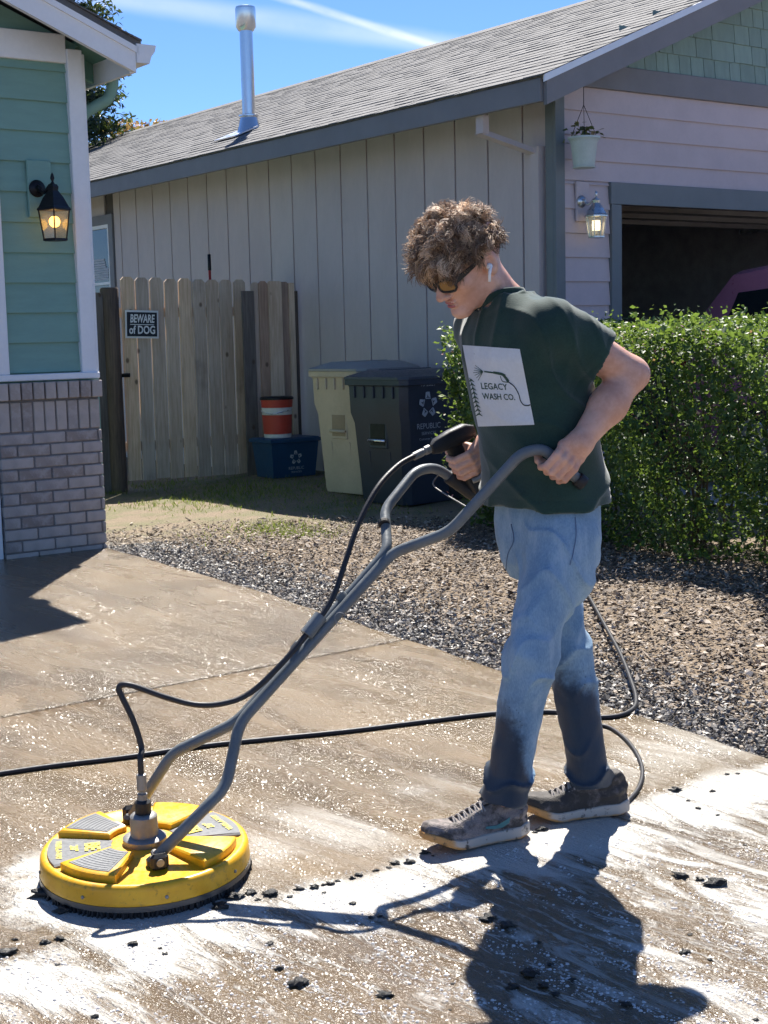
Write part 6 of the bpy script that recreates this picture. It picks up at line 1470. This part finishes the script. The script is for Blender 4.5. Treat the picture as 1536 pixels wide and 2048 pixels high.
# ---- glasses and earbud
M_FRAME = paint('black_frame', (.012, .012, .014), .3, .1); q = N('amber_lens'); q.set(Base_Color=(.30, .16, .05), Roughness=.06, Specular_IOR_Level=.8, Alpha=.88); M_LENS = q.m
def lens_ring(s, grow=0.0): return [hp3(.1085 - .30 * (abs(y) - .03) - 8 * 0 * y, y, z) for y, z in [(s * (.033 + (.0255 + grow) * math.copysign(abs(math.cos(t)) ** .7, math.cos(t))), -.006 + (.0175 + grow) * math.copysign(abs(math.sin(t)) ** .7, math.sin(t))) for t in np.linspace(0, 2 * math.pi, 22, endpoint=False)]]
gls = MB()
for s in (-1, 1): r_ = lens_ring(s); gls.tube(np.array(r_ + r_[:2]), .0034, 7, caps=False)
gls.tube([hp3(.114, -.009, .002), hp3(.117, 0, .004), hp3(.114, .009, .002)], .0032, 7)
go = gls.build('glasses', M_FRAME, person, smooth=True)
for s in (-1, 1):
    m = MB(); h0, h1 = hp3(.098, s * .060, .004), hp3(.002, s * .082, .020); m.loft([[p - HU * hh - HLf * .002, p + HU * hh - HLf * .002, p + HU * hh + HLf * .002, p - HU * hh + HLf * .002] for p, hh in ((h0, .008), (h0 * .6 + h1 * .4 + HLf * s * .004, .006), (h1, .004), (hp3(-.022, s * .084, .004), .003))]); m.build('temple_arm', M_FRAME, go)
    r_ = np.array(lens_ring(s)); cL = r_.mean(0); MB().loft([r_ * .94 + cL * .06, r_ * .94 + cL * .06 - HF * .002]).build('lens', M_LENS, go)
M_BUD = paint('white_plastic', (.82, .82, .83), .25, .02)
m = MB(); e0 = hp3(.002, .088, -.010); m.sphere(e0, .0085, 12, 9); m.tube([e0 + HLf * .004, hp3(.014, .093, -.024), hp3(.024, .093, -.042)], [.005, .0042, .0036], 10); m.build('earbud', M_BUD, person, smooth=True)
# ---- hair
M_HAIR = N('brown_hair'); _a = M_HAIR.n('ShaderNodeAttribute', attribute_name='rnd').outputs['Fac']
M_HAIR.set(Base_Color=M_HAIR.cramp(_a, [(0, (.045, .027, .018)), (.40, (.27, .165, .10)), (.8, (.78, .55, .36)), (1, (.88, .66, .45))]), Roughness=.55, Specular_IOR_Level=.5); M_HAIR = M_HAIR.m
def hair_sdf(P):
    Q = (P - v32(HO)) @ v32(HR).T
    d = ell(Q, (-.012, 0, .036), (.094, .078, .085)); d = su(d, ell(Q, (.020, 0, .080), (.084, .073, .056)), .03); d = su(d, ell(Q, (.084, 0, .048), (.032, .060, .038)), .03)
    for s in (-1, 1): d = ssub(d, ell(Q, (-.004, s * .088, -.010), (.032, .022, .036)), .008)
    cut = np.maximum(Q[:, 0] * .62 + .004 - Q[:, 2] - .012, -1); cut = np.where(Q[:, 0] < -.012, -.055 - Q[:, 2], cut)   # hairline falls behind the ear
    face = (Q[:, 0] * 1.0 - .078) - np.maximum(0, Q[:, 2] - .030) * 6
    d = np.maximum(d, cut * .8); d = np.maximum(d, np.where(Q[:, 2] < .034, face, -1) * .8)
    return d + .004 * wob(Q, 90, .3) + .006 * wob(Q, 48, 1.1) * (Q[:, 2] > .03)
VHr, QHr = surfnet(hair_sdf, HO - .17, HO + .17, .0036)
ho = mesh_obj('hair', VHr, QHr, M_HAIR, person, smooth=True); attr(ho, np.where(((VHr - HO) @ HU) > .055, .38, .08))  # crown paler than the sides: sunlight painted into the hair colour
# curls growing from the scalp surface
Ql = (VHr - HO) @ HR.T; ce = np.array([-.0, 0, .045]); nrmH = np.array([v.normal[:] for v in ho.data.vertices])
topm = (Ql[:, 2] > .035) | (Ql[:, 0] > .07); wts = np.where(topm, 1.0, .55); wts[(Ql[:, 2] < -.02)] = .4; nS = 12000; sel = NR.choice(len(VHr), nS, p=wts / wts.sum())
seg = 9; root_ = VHr[sel]; nn = nrmH[sel]; tq = Ql[sel]; istop = topm[sel]
lenS = np.where(istop, NR.uniform(.026, .050, nS), NR.uniform(.006, .013, nS)); rad = np.where(istop, NR.uniform(.0065, .0095, nS), .0015); ph = NR.random(nS) * 6.28; turns = NR.uniform(.85, 1.15, nS)
clus = np.floor(tq / .0155 + .45 * np.sin(tq[:, [1, 2, 0]] * 70)); ph = ph * .10 + (np.sin(clus @ np.array([12.9, 78.2, 37.7])) * 43758.5 % 1) * 6.28
cdir = np.stack([np.sin(clus @ np.array([7.1, 3.3, 9.7]) * 5), np.sin(clus @ np.array([2.9, 8.3, 5.1]) * 7), np.sin(clus @ np.array([6.3, 1.7, 4.4]) * 3)], 1)
grow = nn * np.where(istop, .38, .25)[:, None] + HF * np.where(istop, .25, -.1)[:, None] + HU * np.where(istop, .0, -.6)[:, None] + NR.normal(0, .06, (nS, 3)) + cdir * np.where(istop, .50, .05)[:, None]; grow[(tq[:, 0] > .07)] -= HU * .55; grow /= np.linalg.norm(grow, axis=1)[:, None]
s1 = np.cross(grow, cdir[:, [2, 0, 1]] + np.array([.1, .05, .3]) + NR.normal(0, .05, (nS, 3))); s1 /= np.linalg.norm(s1, axis=1)[:, None]; s2 = np.cross(grow, s1)
tt = np.linspace(0, 1, seg); C3 = root_[:, None] + grow[:, None] * (lenS[:, None] * tt)[..., None] - HF[None, None] * 0
an = ph[:, None] + turns[:, None] * 6.28 * tt; rr = rad[:, None] * np.minimum(1, tt * 3); C3 = C3 + s1[:, None] * (np.cos(an) * rr)[..., None] + s2[:, None] * (np.sin(an) * rr)[..., None]
C3 -= np.array([0, 0, 1.0]) * (np.where(istop, .010, .0)[:, None] * tt ** 2)[..., None]
wd = (np.where(istop, .00115, .0008)[:, None] * (1 - .6 * tt))[..., None]
sideA = s1[:, None] * wd; sideB = s2[:, None] * wd
VV = np.stack([C3 + sideA, C3 - sideA * .5 + sideB * .87, C3 - sideA * .5 - sideB * .87], 2)      # n, seg, 3 corners
base_i = (np.arange(nS)[:, None, None] * seg + np.arange(seg - 1)[None, :, None]) * 3; FQ = []
for k in range(3): k2 = (k + 1) % 3; FQ.append(np.stack([base_i[..., 0] + k, base_i[..., 0] + k2, base_i[..., 0] + 3 + k2, base_i[..., 0] + 3 + k], -1).reshape(-1, 4))
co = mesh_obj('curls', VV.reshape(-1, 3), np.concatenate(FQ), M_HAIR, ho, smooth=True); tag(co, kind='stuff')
attr(co, np.repeat(np.clip(NR.normal(.58, .12, nS) + .28 * np.sin(clus @ np.array([5.7, 3.1, 8.9]) * 3), 0, 1) * np.where(istop, np.where(tq[:, 2] > .062, 1.0, .62), .28), seg * 3))  # top curls lightened, fringe and sides darkened: sun and shade put in colour
print('triangles', sum(sum(len(q.vertices) - 2 for q in o.data.polygons) for o in bpy.data.objects if o.type == 'MESH'))
